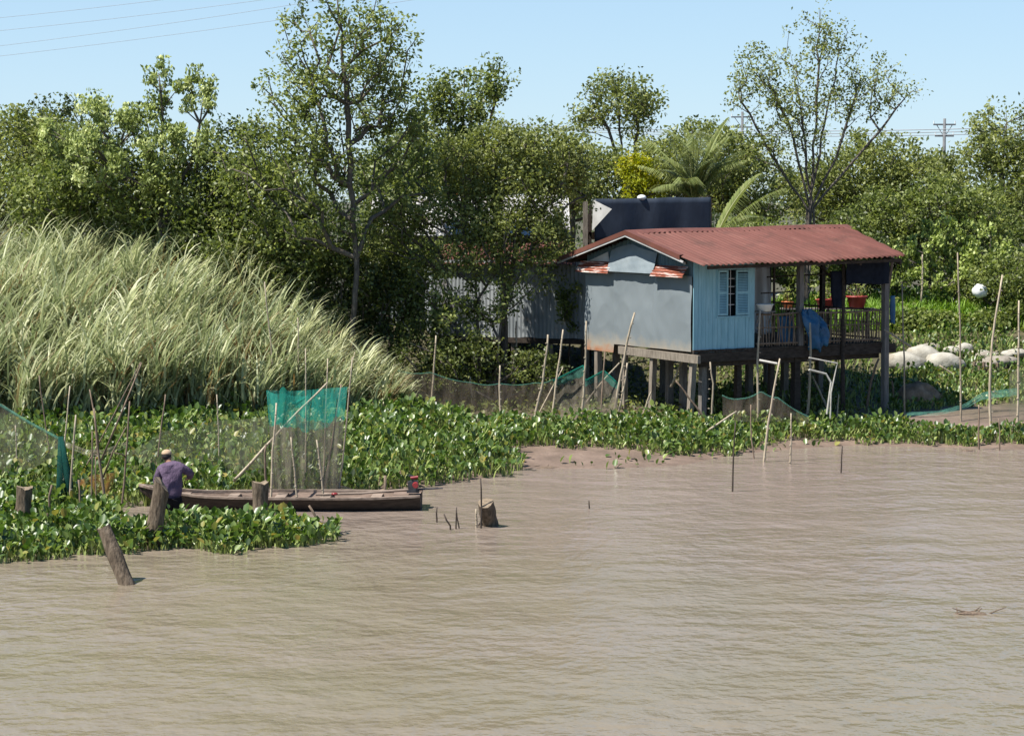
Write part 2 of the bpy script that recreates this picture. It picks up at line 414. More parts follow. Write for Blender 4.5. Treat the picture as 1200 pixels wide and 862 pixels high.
def leaves_arrays(C, size, up=.5, aspect=.55, rng=RNG, fold=.12, axis=None):
    n = len(C)
    nrm = unit(rng.normal(size=(n, 3)) + np.array([0, 0, up]))
    t = rng.normal(size=(n, 3)) if axis is None else axis + rng.normal(size=(n, 3)) * .35
    t = unit(t - nrm * np.sum(t * nrm, 1, keepdims=True))
    s = np.cross(nrm, t)
    L = (size * rng.uniform(.65, 1.25, n))[:, None]
    W = L * aspect
    V = np.stack([C - t * L * .5, C + s * W * .5 + nrm * L * fold - t * L * .04, C + t * L * .5, C - s * W * .5 + nrm * L * fold - t * L * .04], 1)
    return V.reshape(-1, 3), np.arange(n * 4).reshape(n, 4)

def crown_points(blobs, ncl, rng, shell=.35):
    """cluster centres in the blobs: (centre xyz, radii xyz)"""
    vol = np.array([np.prod(b[1]) ** .67 for b in blobs]); vol = vol / vol.sum()
    out = []
    for b, w in zip(blobs, vol):
        k = max(7, int(round(ncl * w)))
        d = unit(rng.normal(size=(k, 3)))
        r = rng.uniform(shell, 1, k) ** .6
        out.append(np.asarray(b[0]) + d * r[:, None] * np.asarray(b[1]))
    return np.concatenate(out)

def px_blob(px, py, d, rx, ry, rd=None):
    c = P(px, py, d); k = d / F
    return (c, np.array([rx * k, rd if rd else max(.6, min(rx, ry * 1.3) * k * .9), ry * k]))

def skeleton(paths, C, rng, tip=.012, rmax=.2, wiggle=.12):
    """limbs that grow from the trunk paths to every cluster centre; returns list of (points, radii)"""
    pos, par = [], []
    for path in paths:
        prev = -1
        path = [np.asarray(p, float) for p in path]
        for a, b in zip(path[:-1], path[1:]):
            k = max(2, int(np.linalg.norm(b - a) / .45))
            for i in range(k + (1 if b is path[-1] else 0)):
                q = a + (b - a) * i / k + (rng.normal(size=3) * .03 if (prev >= 0) else 0)
                pos.append(q); par.append(prev); prev = len(pos) - 1
    base = np.array(pos).mean(0)
    A = np.array(pos)
    order = np.argsort([np.min(np.linalg.norm(A - c, axis=1)) for c in C])
    leafnodes = []
    for ci in order:
        c = C[ci]
        dz = A[:, 2] - c[2]
        cost = np.linalg.norm(A - c, axis=1) + np.maximum(0, dz + .25) * 1.6
        j = int(np.argmin(cost))
        a = A[j]; L = np.linalg.norm(c - a)
        k = max(1, int(L / .5)); prev = j
        newp = []
        for i in range(1, k + 1):
            f = i / k
            q = a + (c - a) * f + np.array([0, 0, 1]) * L * .10 * math.sin(math.pi * f) + (rng.normal(size=3) * wiggle * .45 if i < k else 0)
            pos.append(q); par.append(prev); prev = len(pos) - 1; newp.append(q)
        A = np.vstack([A, newp])
        leafnodes.append(prev)
    cnt = np.zeros(len(pos))
    for i in leafnodes: cnt[i] += 1
    for i in range(len(pos) - 1, -1, -1):
        if par[i] >= 0: cnt[par[i]] += max(cnt[i], .3)
    rad = np.minimum(tip * np.maximum(cnt, .6) ** .5, rmax)
    segs = []
    kids = {}
    for i, p in enumerate(par): kids.setdefault(p, []).append(i)
    stack = [i for i in kids.get(-1, [])]
    while stack:
        i = stack.pop()
        chain = [i] if par[i] < 0 else [par[i], i]
        while kids.get(i):
            ks = sorted(kids[i], key=lambda q: -cnt[q])
            stack += ks[1:]
            i = ks[0]; chain.append(i)
        rr = [rad[q] for q in chain]
        if len(chain) > 1 and par[chain[1]] == chain[0]: rr[0] = min(rr[0], rr[1] * 1.3)
        segs.append(([pos[q] for q in chain], rr))
    return segs

def tree(name, label, cat, group, base, tops, blobs, ncl, lpc, cr, lsize, mat, bark='bark', seed=1, up=.5, aspect=.55,
         tip=.012, rmax=.16, flat=1.0, upright=0.0, bare=0.0, shell=.35):
    """base: where the trunk stands; tops: trunk polylines above the base; blobs: crown volumes in the world"""
    rng = np.random.default_rng(seed)
    base = np.asarray(base, float)
    root = empty(name, base, label, cat, group)
    C = crown_points(blobs, ncl, rng, shell)
    paths = [[base - np.array([0, 0, .25])] + [np.asarray(p, float) for p in t] for t in tops]
    segs = skeleton(paths, C, rng, tip, rmax)
    mb = MB()
    for pts, rr in segs:
        mb.tube(pts, rr, 5 if max(rr) > .03 else 4, cap=False)
    mk('trunk', np.array(mb.v) - base, mb.f, M[bark], root, attr=mb.t, smooth=True)
    keep = C if not bare else C[rng.uniform(size=len(C)) > bare]
    n = len(keep) * lpc
    crs = cr * rng.uniform(.6, 1.35, len(keep))
    off = np.clip(rng.normal(size=(n, 3)), -1.7, 1.7) * np.repeat(crs, lpc)[:, None] * np.array([1, 1, flat]) * .6
    axis = None
    if upright:
        off[:, 2] = np.abs(off[:, 2]) * 1.6 - .1
        off[:, :2] *= .65
        axis = np.tile([0, 0, upright], (n, 1)) + off
    pts = np.repeat(keep, lpc, 0) + off
    tint = np.repeat(rng.uniform(.1, .75, len(keep)), lpc) + rng.normal(size=n) * .17
    V, Fq = leaves_arrays(pts, lsize, up, aspect, rng, axis=axis)
    mk('crown', V - base, Fq, M[mat], root, attr=np.repeat(np.clip(tint, 0, 1), 4))
    return root

def px_trunk(px0, d, *pts):
    """trunk base under px0 on the bank at distance d, then points (px,py[,d])"""
    x = P(px0, 300, d)[0]
    return np.array([x, d, gz(x, d)]), [[P(p[0], p[1], p[2] if len(p) > 2 else d) for p in q] for q in pts]

GT = 'trees growing along the bank'
def T(name, label, cat, base_px, d, paths, blobs, ncl, lpc, cr, ls, mat, group=GT, **kw):
    cr *= .74; ls *= .85; lpc = int(lpc * 1.30)
    base, tops = px_trunk(base_px, d, *paths)
    return tree(name, label, cat, group, base, tops, [px_blob(*b) for b in blobs], ncl, lpc, cr, ls, mat, **kw)

# --- the tall thin tree that stands over the grass
T('tall_tree', 'tallest thin dark trunked tree with airy crown rising past the upper edge above the reeds', 'tree', 414, 59,
  [[(413, 380), (417, 300), (412, 240), (408, 170), (404, 100), (400, 40), (396, -20)]],
  [(395, 40, 59, 75, 60), (440, 60, 59.5, 55, 55), (340, 110, 59, 60, 45), (455, 120, 60, 45, 50), (390, 140, 59, 95, 60), (325, 190, 58.5, 80, 45), (440, 200, 60, 80, 50), (470, 150, 60, 40, 40), (360, 255, 59, 85, 40)],
  380, 27, .40, .165, 'leaf_mid', seed=3, rmax=.085, shell=.2)
# --- dark wall of trees at the far left
T('broad_tree', 'broad dark olive tree at the picture edge behind the highest reeds', 'tree', 20, 68,
  [[(20, 260), (30, 190)]], [(15, 200, 68, 85, 70), (-50, 190, 68, 60, 70), (70, 215, 67.5, 60, 60)], 190, 60, .6, .2, 'leaf_olive', seed=4)
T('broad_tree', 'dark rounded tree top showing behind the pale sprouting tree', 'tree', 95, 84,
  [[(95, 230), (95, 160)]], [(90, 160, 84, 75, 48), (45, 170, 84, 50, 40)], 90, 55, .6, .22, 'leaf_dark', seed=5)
T('sprouting_tree', 'tree with pale upright sprays of new leaves standing over the reeds', 'tree', 190, 61,
  [[(190, 280), (188, 200), (190, 130), (186, 85)], [(192, 260), (225, 190), (238, 120)], [(188, 260), (150, 190), (110, 140)]],
  [(186, 100, 61, 17, 32), (228, 112, 61, 26, 22), (172, 145, 61, 40, 26), (245, 115, 61, 14, 14), (110, 140, 61, 34, 22), (65, 165, 61, 25, 20), (150, 190, 60.5, 95, 40), (205, 175, 60.5, 50, 30)],
  150, 60, .36, .165, 'leaf_pale', seed=6, upright=1.1, bare=.05, rmax=.1)
T('broad_tree', 'deep green tree filling the shade below the pale sprouting tree', 'tree', 150, 63,
  [[(150, 300), (150, 230)]], [(140, 225, 62, 110, 55), (215, 240, 61.5, 80, 60), (70, 235, 62.5, 70, 45)], 260, 60, .5, .17, 'leaf_mid', seed=7)
T('bushy_tree', 'dense bushy tree between the sprouting tree and the tallest tree', 'tree', 290, 62,
  [[(290, 330), (292, 240), (290, 190)]], [(285, 190, 62, 60, 50), (300, 250, 61, 85, 70), (250, 290, 60.5, 60, 60), (340, 300, 60.5, 65, 60)], 300, 60, .48, .165, 'leaf_mid', seed=8)
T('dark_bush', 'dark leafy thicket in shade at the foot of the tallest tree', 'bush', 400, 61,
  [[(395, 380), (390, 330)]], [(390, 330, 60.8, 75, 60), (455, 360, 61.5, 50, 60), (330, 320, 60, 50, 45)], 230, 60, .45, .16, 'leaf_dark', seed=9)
# --- middle
T('slender_tree', 'slender tree with a fringed loose top just beyond the tallest tree', 'tree', 545, 69,
  [[(545, 260), (540, 180), (545, 90)], [(545, 240), (570, 160), (585, 100)]],
  [(545, 115, 69, 38, 32), (582, 96, 69, 24, 24), (512, 108, 69, 24, 30), (560, 175, 69, 50, 34), (505, 180, 69, 40, 50), (475, 215, 68, 40, 40)],
  210, 34, .45, .19, 'leaf_mid', seed=10, rmax=.1, shell=.2)
T('broad_tree', 'wide olive green tree spreading over the white tin roof', 'tree', 592, 61.5,
  [[(592, 400), (590, 320), (583, 270), (590, 210)], [(593, 350), (600, 310), (612, 250), (640, 200)], [(590, 330), (570, 270), (520, 220)]],
  [(595, 178, 61.5, 50, 36), (655, 190, 62, 40, 38), (545, 205, 61.5, 45, 45), (610, 230, 61, 55, 32), (672, 215, 63, 20, 26), (560, 262, 60.8, 40, 24), (640, 258, 61.5, 28, 18)],
  330, 44, .45, .155, 'leaf_olive', seed=11, rmax=.08)
T('broad_tree', 'mid green tree joining the tallest tree to the wide one over the tin roof', 'tree', 490, 76, [[(490, 260), (490, 200)]], [(470, 190, 76, 45, 45), (520, 205, 76, 40, 45), (445, 215, 75, 35, 35), (560, 215, 76, 50, 40)], 170, 46, .5, .19, 'leaf_mid', seed=41)
T('broad_tree', 'hazy olive tree filling the gap before the two wires', 'tree', 670, 80,
  [[(670, 260), (670, 190)]], [(665, 205, 80, 60, 45), (710, 215, 80, 45, 40), (620, 190, 80, 50, 40)], 150, 50, .6, .21, 'leaf_olive', seed=12)
T('slender_tree', 'airy rounded tree alone against the sky above the navy screen', 'tree', 728, 88,
  [[(735, 230), (728, 170), (722, 110)], [(738, 230), (745, 170), (755, 110)], [(733, 220), (712, 150), (695, 110)]],
  [(720, 112, 88, 50, 33), (745, 130, 88, 32, 30), (690, 140, 88, 30, 18)], 95, 32, .6, .21, 'leaf_olive', seed=13, rmax=.14, shell=.1)
T('yellow_tree', 'small tree with drooping yellow green leaves beside the palm', 'tree', 745, 71,
  [[(745, 250), (745, 205)]], [(745, 200, 71, 22, 18), (755, 218, 70.7, 24, 17)], 60, 45, .3, .2, 'leaf_yellow', seed=14, aspect=.35)
T('broad_tree', 'dull olive tree filling in behind the palm', 'tree', 810, 82,
  [[(810, 250), (810, 190)]], [(830, 195, 82, 75, 55), (780, 205, 82, 45, 50), (890, 215, 82, 60, 45)], 200, 55, .6, .21, 'leaf_olive', seed=15)
# --- right
T('sparse_tree', 'tall sparse tree with many bare upright limbs and scattered leaves beyond the red roof', 'tree', 945, 71,
  [[(950, 240), (955, 170), (958, 90), (960, 10)], [(948, 240), (930, 160), (895, 80)], [(952, 240), (985, 170), (1010, 90)], [(946, 245), (910, 190), (870, 120)],
   [(953, 245), (1000, 190), (1060, 115)], [(950, 230), (970, 130), (985, 60)], [(949, 235), (940, 130), (925, 60)]],
  [(960, 50, 71, 42, 48), (900, 90, 71, 45, 45), (1010, 95, 71, 52, 45), (870, 105, 71, 22, 25), (1055, 112, 71, 26, 20), (950, 130, 71, 80, 40), (920, 170, 71, 60, 30)],
  300, 17, .42, .15, 'leaf_olive', bark='bark', seed=16, rmax=.045, tip=.008, shell=.05)
T('broad_tree', 'full olive tree with a flat crown past the sparse tree', 'tree', 1020, 86,
  [[(1020, 260), (1020, 190)]], [(1015, 205, 86, 65, 48), (1075, 215, 86, 60, 45), (960, 230, 86, 40, 40)], 230, 55, .6, .21, 'leaf_olive', seed=17)
T('broad_tree', 'high tree with loose top at the picture edge beside the power pole', 'tree', 1175, 80,
  [[(1175, 280), (1175, 190), (1180, 130)]], [(1185, 165, 80, 50, 50), (1160, 215, 80, 70, 55), (1240, 160, 80, 55, 65), (1190, 250, 79, 60, 40)], 240, 50, .55, .2, 'leaf_olive', seed=18)
T('broad_tree', 'middling green tree below the power pole behind the sprouting shrub', 'tree', 1090, 76,
  [[(1090, 300), (1090, 240)]], [(1095, 250, 76, 70, 40), (1030, 265, 76, 55, 40), (1150, 265, 76, 60, 45)], 250, 55, .5, .18, 'leaf_mid', seed=19)
T('sprouting_shrub', 'shrub with upright pale yellow green sprays above the grassy bank', 'shrub', 1120, 72,
  [[(1120, 320), (1118, 270)], [(1122, 320), (1090, 280)], [(1122, 320), (1160, 290)]],
  [(1118, 275, 72, 45, 22), (1085, 295, 71.7, 40, 20), (1150, 300, 71.7, 40, 20), (1120, 305, 71.5, 60, 18), (1110, 328, 71, 75, 14)], 130, 34, .30, .19, 'leaf_bright', seed=20, upright=1.0, rmax=.05)
T('dark_bush', 'dark bush with tangled twigs at the picture edge above the sacks', 'bush', 1175, 70,
  [[(1175, 370), (1170, 330)], [(1172, 370), (1150, 345)]], [(1175, 325, 70, 45, 32), (1215, 335, 70, 40, 45), (1140, 335, 71, 30, 20)], 120, 45, .42, .17, 'leaf_mid', seed=21, rmax=.05)
T('dark_bush', 'dark bush seen through the open veranda', 'bush', 930, 74,
  [[(930, 320), (930, 290)]], [(940, 300, 74, 75, 40), (1010, 305, 74, 60, 30), (880, 300, 74, 50, 45)], 180, 50, .5, .18, 'leaf_mid', seed=22)
T('leafy_shrub', 'leafy shrub beyond the bright grass next to the end of the red roof', 'shrub', 1050, 73, [[(1050, 330), (1050, 310)]], [(1050, 312, 73, 45, 22), (1000, 322, 74, 40, 18)], 90, 45, .4, .17, 'leaf_mid', seed=31, rmax=.04)
T('leafy_shrub', 'low dull shrub at the back edge of the bright grass below the pale sprays', 'shrub', 1140, 74, [[(1140, 330), (1140, 318)]], [(1150, 322, 74, 60, 18), (1225, 320, 74, 50, 22)], 90, 45, .4, .17, 'leaf_mid', seed=32, rmax=.04)
T('broad_leaf_bush', 'broad leaved dark green bush between the bright grass and the big white sacks', 'bush', 1085, 68.6, [[(1085, 400), (1085, 385)]], [(1080, 380, 68.6, 38, 17), (1048, 384, 68.6, 22, 18), (1115, 384, 68.6, 25, 14)], 90, 40, .36, .19, 'leaf_mid', seed=42, rmax=.03)
T('broad_leaf_bush', 'broad leaved bush below the twiggy dark bush at the picture edge', 'bush', 1165, 68.6, [[(1165, 400), (1165, 385)]], [(1155, 384, 68.6, 32, 15), (1200, 380, 68.6, 35, 20)], 80, 40, .36, .19, 'leaf_mid', seed=43, rmax=.03)
T('creeper_bush', 'leafy creeper climbing by the corner of the red roof', 'bush', 668, 64,
  [[(668, 330), (668, 290)]], [(668, 305, 64, 18, 14), (655, 318, 63.5, 25, 30), (668, 350, 63, 14, 40)], 85, 40, .35, .15, 'leaf_mid', seed=23, rmax=.03)
T('leafy_sapling', 'leafy sapling growing up against the corrugated wall', 'sapling', 585, 60,
  [[(583, 420), (590, 340), (585, 300)]], [(575, 350, 60.5, 40, 35), (530, 375, 60, 40, 35), (500, 340, 60.5, 35, 40), (620, 320, 60.5, 25, 25)], 100, 30, .38, .15, 'leaf_mid', seed=24, rmax=.04)
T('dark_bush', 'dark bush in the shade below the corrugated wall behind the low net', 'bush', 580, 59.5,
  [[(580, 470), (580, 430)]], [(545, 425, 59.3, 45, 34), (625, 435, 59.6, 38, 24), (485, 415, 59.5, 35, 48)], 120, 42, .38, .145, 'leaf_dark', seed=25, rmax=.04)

T('leafy_sapling', 'thin sunlit sapling with loose leaves in front of the pale tin roof', 'sapling', 560, 60.5, [[(560, 400), (556, 320), (540, 250)], [(560, 350), (600, 290), (610, 255)]],
  [(490, 245, 60.5, 50, 30), (600, 275, 60.5, 50, 25), (640, 285, 61, 30, 26), (545, 300, 60.3, 70, 30), (460, 265, 60.5, 40, 35)], 180, 42, .40, .14, 'leaf_olive', seed=27, rmax=.04)
T('shaded_tree', 'shaded tree hiding the end of the white roofed house', 'tree', 455, 64,
  [[(455, 360), (458, 290), (455, 250)]], [(450, 275, 63, 35, 40), (430, 310, 62.5, 45, 45), (490, 305, 62.5, 35, 25)], 130, 50, .42, .155, 'leaf_mid', seed=26, rmax=.07)

# --- far wood behind everything
rng = np.random.default_rng(40)
n = 900
xs = rng.uniform(-75, 75, n); ys = rng.uniform(120, 165, n)
tops = 8.2 + 1.6 * vnoise(xs * .13, ys * .1, 5) + rng.normal(size=n) * .6
C = np.stack([xs, ys, 1.8 + (tops - 1.8) * rng.uniform(.05, 1, n) ** .6], 1)
pts = np.repeat(C, 60, 0) + rng.normal(size=(n * 60, 3)) * np.array([1.1, 1.1, .8])
V, Fq = leaves_arrays(pts, .34, .5, .6, rng)
o = mk('far_woods', V, Fq, M['leaf_far'], attr=np.repeat(np.clip(np.repeat(rng.uniform(.1, .8, n), 60) + rng.normal(size=n * 60) * .15, 0, 1), 4))
tag(o, 'far line of woods behind the bank', 'woods', kind='stuff')

# ------------------------------------------------------------------ palms
def palm(label, base, crown, fronds, seed, group):
    rng = np.random.default_rng(seed)
    root = empty('palm_tree', base, label, 'palm tree', group)
    base = np.asarray(base, float)
    mb = MB(); mb.tube([base - [0, 0, .2], (base + crown) / 2 + [.1, 0, 0], crown], [.2, .15, .13], 8)
    mk('trunk', np.array(mb.v) - base, mb.f, M['bark_pale'], root, smooth=True)
    for az, el, L, droop in fronds:
        mb = MB(); pts = []; p = np.array(crown, float); e = el; N = 30
        h = np.array([math.cos(az), math.sin(az), 0])
        for i in range(N + 1):
            pts.append(p.copy())
            d = h * math.cos(e) + np.array([0, 0, 1]) * math.sin(e)
            p = p + d * L / N; e -= droop / N * (0.4 + 1.2 * i / N)
        mb.tube(pts, [max(.006, .032 * (1 - i / (N + 3))) for i in range(N + 1)], 4, t=.9)
        side = np.cross(h, [0, 0, 1.0])
        for i in range(3, N):
            for q in range(2):
                f = (i + q * .5) / N
                k = min(int(f * N), N - 1); a = pts[k] + (pts[k + 1] - pts[k]) * (f * N - k)
                dirv = pts[k + 1] - pts[k]; dirv /= np.linalg.norm(dirv)
                for sgn in (-1, 1):
                    ll = L * .30 * math.sin(math.pi * min(1, .12 + f * .88)) ** .6 * rng.uniform(.85, 1.1)
                    d0 = dirv * .62 + side * sgn * .8 + np.array([0, 0, .15])
                    d0 /= np.linalg.norm(d0)
                    w = .016
                    b = a + d0 * ll * .55; c = b + (d0 + np.array([0, 0, -1.1])) * ll * .5
                    wv = np.cross(d0, [0, 0, 1.0]); wv = wv / (np.linalg.norm(wv) + 1e-6)
                    mb.add([a - wv * w * .5, a + wv * w * .5, b + wv * w, b - wv * w, c], [(0, 1, 2, 3), (3, 2, 4)], t=rng.uniform(.1, .8))
        mk('frond', np.array(mb.v) - base, mb.f, M['palm'], root, attr=mb.t)
    return root
pb = P(812, 240, 70); pg = np.array([pb[0], 70, gz(pb[0], 70)])
rr_ = random.Random(5)
fr = [(rr_.uniform(0, 6.28), R(rr_.uniform(62, 86)), rr_.uniform(2.4, 3.3), rr_.uniform(.4, 1.1)) for _ in range(13)]
fr += [(i * .7 + .3, R(rr_.uniform(42, 70)), rr_.uniform(2.0, 2.6), rr_.uniform(.8, 1.4)) for i in range(12)]
palm('coconut palm with an upright head of fronds behind the navy screen', pg, pb, fr, 3, 'palms behind the house')
pb = P(836, 285, 67.5); pg = np.array([pb[0], 67.5, gz(pb[0], 67.5)])
fr = [(R(20), R(66), 2.9, .6), (R(-8), R(50), 3.0, .6), (R(40), R(38), 2.6, .9), (R(150), R(48), 3.2, 1.2), (R(200), R(30), 2.8, 1.0)]
palm('young palm with long arching fronds leaning out over the ridge of the red roof', pg, pb, fr, 4, 'palms behind the house')

# ------------------------------------------------------------------ tall grass on the mound
def blades(name, roots, az, e0, L, droop, width, tint, mat, segs=5, parent=None):
    n = len(roots); p = roots.copy(); e = e0.copy()
    h = np.stack([np.cos(az), np.sin(az), np.zeros(n)], 1)
    tw = az + np.pi / 2 + RNG.uniform(-.9, .9, n)
    wv = np.stack([np.cos(tw), np.sin(tw), np.zeros(n)], 1)
    rows = []
    for i in range(segs + 1):
        f = i / segs
        w = width * (1.0 - f ** 1.7) * (.55 + .9 * min(f * 3, .5))
        rows.append(p - wv * w[:, None]); rows.append(p + wv * w[:, None])
        d = h * np.cos(e)[:, None] + np.array([0, 0, 1]) * np.sin(e)[:, None]
        p = p + d * (L / segs)[:, None]; e = e - droop / segs * (.45 + 1.1 * f)
    V = np.stack(rows, 1)
    k = 2 * (segs + 1)
    b = np.arange(n)[:, None] * k
    Fs = np.concatenate([b + np.array([[2*i, 2*i+1, 2*i+3, 2*i+2]]) for i in range(segs)], 0)
    return mk(name, V.reshape(-1, 3), Fs, mat, parent, attr=np.repeat(tint, k))

rng = np.random.default_rng(21)
n = 5200
x = rng.uniform(-20, -3.0, n); y = rng.uniform(50.5, 64.5, n)
front = np.interp(x, [-20, -12, -8, -5, -3.0], [52.0, 52.6, 53.4, 54.5, 56.0])
m = (y > front + .5 * vnoise(x * 1.7, y, 2)) & (vnoise(x * 1.1, y * .9, 9) > -.42)
back = np.interp(x, [-9, -6, -4, -2.2], [64.5, 62.5, 59.5, 57.5])
m &= y < back
x, y = x[m], y[m]
clump = np.clip(.75 + .35 * vnoise(x * 1.3, y * 1.3, 4), .35, 1.15)
hgt = np.interp(x, [-14, -8, -5.5, -4, -3.0], [2.5, 2.25, 1.6, 1.05, .6]) * clump * rng.uniform(.75, 1.15, len(x))
per = 12
RX = np.repeat(np.stack([x, y, ground_z(x, y)], 1), per, 0)
hh = np.repeat(hgt, per)
stem = rng.uniform(.0, .75, len(RX)) ** 1.0
RX[:, 0] += rng.normal(size=len(RX)) * .10 + stem * hh * .10
RX[:, 1] += rng.normal(size=len(RX)) * .10
RX[:, 2] += stem * hh * .85 - .05
az = rng.normal(size=len(RX)) * .85 + np.where(rng.uniform(size=len(RX)) < .15, np.pi, 0)
e0 = np.radians(rng.uniform(64, 92, len(RX)))
LL = (.75 + .55 * hh) * rng.uniform(.6, 1.3, len(RX))
dr = rng.uniform(.9, 2.6, len(RX)) * (1.15 - .45 * stem)
tone = np.repeat(np.clip(.5 + .25 * vnoise(x * .7, y * .8, 6) + rng.normal(size=len(x)) * .1, .15, 1), per)
ti = np.clip(tone + rng.normal(size=len(RX)) * .22, .17, 1)
patch = np.repeat(np.clip(.16 + .8 * (vnoise(x * 1.5 + 3, y * 1.2, 12) > .42), 0, .8), per)
dead = (rng.uniform(size=len(RX)) < patch) & (stem < .55)
ti[dead] = rng.uniform(0, .12, dead.sum())
ks = rng.choice(len(RX), 700, replace=False); dry = np.zeros(len(RX), bool); dry[ks] = True
e0[dry] = np.radians(rng.uniform(72, 100, 700)); dr[dry] = rng.uniform(-.1, .3, 700); LL[dry] = rng.uniform(.9, 1.9, 700); ti[dry] = rng.uniform(0, .1, 700)
o = blades('tall_grass', RX, az, e0, LL, dr, np.where(dry, .012, .036) * rng.uniform(.6, 1.4, len(RX)), ti, M['grass'])
tag(o, 'pale wind-bent reed grass covering the mound beside the trees', 'reed grass', kind='stuff')
# upright plumes standing above the reeds
k = 110
x = rng.uniform(-15, -4.2, k); y = rng.uniform(55.5, 62, k)
hs = np.interp(x, [-14, -8, -4], [2.1, 1.75, 1.1]) * rng.uniform(.75, 1.2, k)
bx = np.repeat(np.stack([x, y, ground_z(x, y)], 1), 13, 0)
bx[:, 2] += np.repeat(hs, 13) * np.tile(np.linspace(.55, 1.1, 13), k)
bx[:, 0] += np.repeat(hs, 13) * np.tile(np.linspace(.05, .16, 13), k)
o = blades('reed_plumes', bx, np.tile([0, np.pi], len(bx))[:len(bx)] * (rng.uniform(size=len(bx)) < .6) + rng.normal(size=len(bx)) * .5, np.radians(rng.uniform(58, 80, len(bx))), rng.uniform(.7, 1.25, len(bx)),
           rng.uniform(1.0, 2.2, len(bx)), np.full(len(bx), .038), rng.uniform(.5, 1, len(bx)), M['grass'])
tag(o, 'upright leafy tips standing above the reed grass', 'reed grass', kind='stuff')

# ------------------------------------------------------------------ water hyacinth
def inpoly(x, y, poly):
    c = np.zeros(len(x), bool); j = len(poly) - 1
    for i in range(len(poly)):
        xi, yi = poly[i]; xj, yj = poly[j]
        hit = ((yi > y) != (yj > y)) & (x < (xj - xi) * (y - yi) / (yj - yi + 1e-12) + xi)
        c ^= hit; j = i
    return c

def hyacinth(name, label, poly_px, zlev, dens, hmin, hmax, lsize, seed, lump=1.0, edge_noise=.35, cat='water hyacinth', mat='hyacinth'):
    rng = np.random.default_rng(seed)
    poly = np.array([G(a, b, z)[:2] for (a, b), z in zip(poly_px, zlev if isinstance(zlev, list) else [zlev] * len(poly_px))])
    lo, hi = poly.min(0), poly.max(0)
    A = np.prod(hi - lo)
    n = int(A * dens)
    x = rng.uniform(lo[0], hi[0], n); y = rng.uniform(lo[1], hi[1], n)
    jx = x + edge_noise * vnoise(x * 3.1, y * 2.3, seed); jy = y + edge_noise * vnoise(x * 2.7 + 5, y * 3.3, seed + 1)
    m = inpoly(jx, jy, poly) & (vnoise(x * 2.0, y * 2.0, seed + 3) > -.8)
    x, y = x[m], y[m]; n = len(x)
    z = np.maximum(ground_z(x, y), 0) - .02
    lumpf = np.clip(.68 + .42 * lump * vnoise(x * 1.9, y * 1.7, seed + 2), .3, 1.15)
    ins = sum(inpoly(x + dx, y + dy, poly).astype(float) for dx, dy in ((.55, 0), (-.55, 0), (0, .6), (0, -.6), (0, -.3))) / 5
    h = rng.uniform(hmin, hmax, n) * lumpf * (.40 + .6 * ins)
    az = rng.uniform(0, 2 * np.pi, n)
    out = rng.uniform(.12, .6, n) * h
    B = np.stack([x, y, z], 1)
    dirh = np.stack([np.cos(az), np.sin(az), np.zeros(n)], 1)
    Tp = B + dirh * out[:, None] + np.array([0, 0, 1]) * h[:, None]
    mid = B + dirh * (out * .28)[:, None] + np.array([0, 0, 1]) * (h * .55)[:, None]
    wv = np.stack([-np.sin(az + .6), np.cos(az + .6), np.zeros(n)], 1)
    wd = (.011 + .008 * rng.uniform(size=n))[:, None]
    SV = np.stack([B - wv * wd, B + wv * wd, mid + wv * wd * 1.25, mid - wv * wd * 1.25, Tp + wv * wd * .6, Tp - wv * wd * .6], 1)
    # leaf blade: tilted spoon
    el = np.radians(rng.uniform(12, 88, n))
    az2 = az + rng.normal(size=n) * .6
    ax = np.stack([np.cos(az2) * np.cos(el), np.sin(az2) * np.cos(el), np.sin(el)], 1)
    sd = np.stack([-np.sin(az2), np.cos(az2), rng.normal(size=n) * .3], 1); sd = unit(sd - ax * np.sum(sd * ax, 1, keepdims=True))
    nm = np.cross(ax, sd); nm *= np.sign(nm[:, 2:3] + 1e-6)
    L = (lsize * rng.uniform(.6, 1.25, n) * np.clip(.75 + .3 * lumpf, .6, 1.1))[:, None]
    cup = .12
    def q(a, s_, u): return Tp + ax * L * a + sd * L * s_ + nm * L * u
    LV = np.stack([q(-.05, 0, 0), q(.2, -.34, cup), q(.62, -.35, cup * 1.2), q(1.0, 0, -.04), q(.62, .35, cup * 1.2), q(.2, .34, cup)], 1)
    V = np.concatenate([LV.reshape(-1, 3), SV.reshape(-1, 3)], 0)
    b = np.arange(n)[:, None] * 6
    FL = np.concatenate([b + np.array([[0, 1, 2, 3]]), b + np.array([[0, 3, 4, 5]])], 0)
    FS = n * 6 + np.concatenate([b + np.array([[0, 1, 2, 3]]), b + np.array([[3, 2, 4, 5]])], 0)
    t = np.clip(rng.normal(.45, .26, n), 0, .94)
    yel = rng.uniform(size=n) < .06
    t[yel] = rng.uniform(.95, 1, yel.sum())
    tint = np.concatenate([np.repeat(t, 6), np.repeat(rng.uniform(0, 1, n), 6)])
    mi = np.concatenate([np.zeros(len(FL)), np.ones(len(FS))])
    o = mk(name, V, np.concatenate([FL, FS], 0), [M[mat], M['hyacinth_stalk']], attr=tint, mi=mi)
    return tag(o, label, cat, kind='stuff')

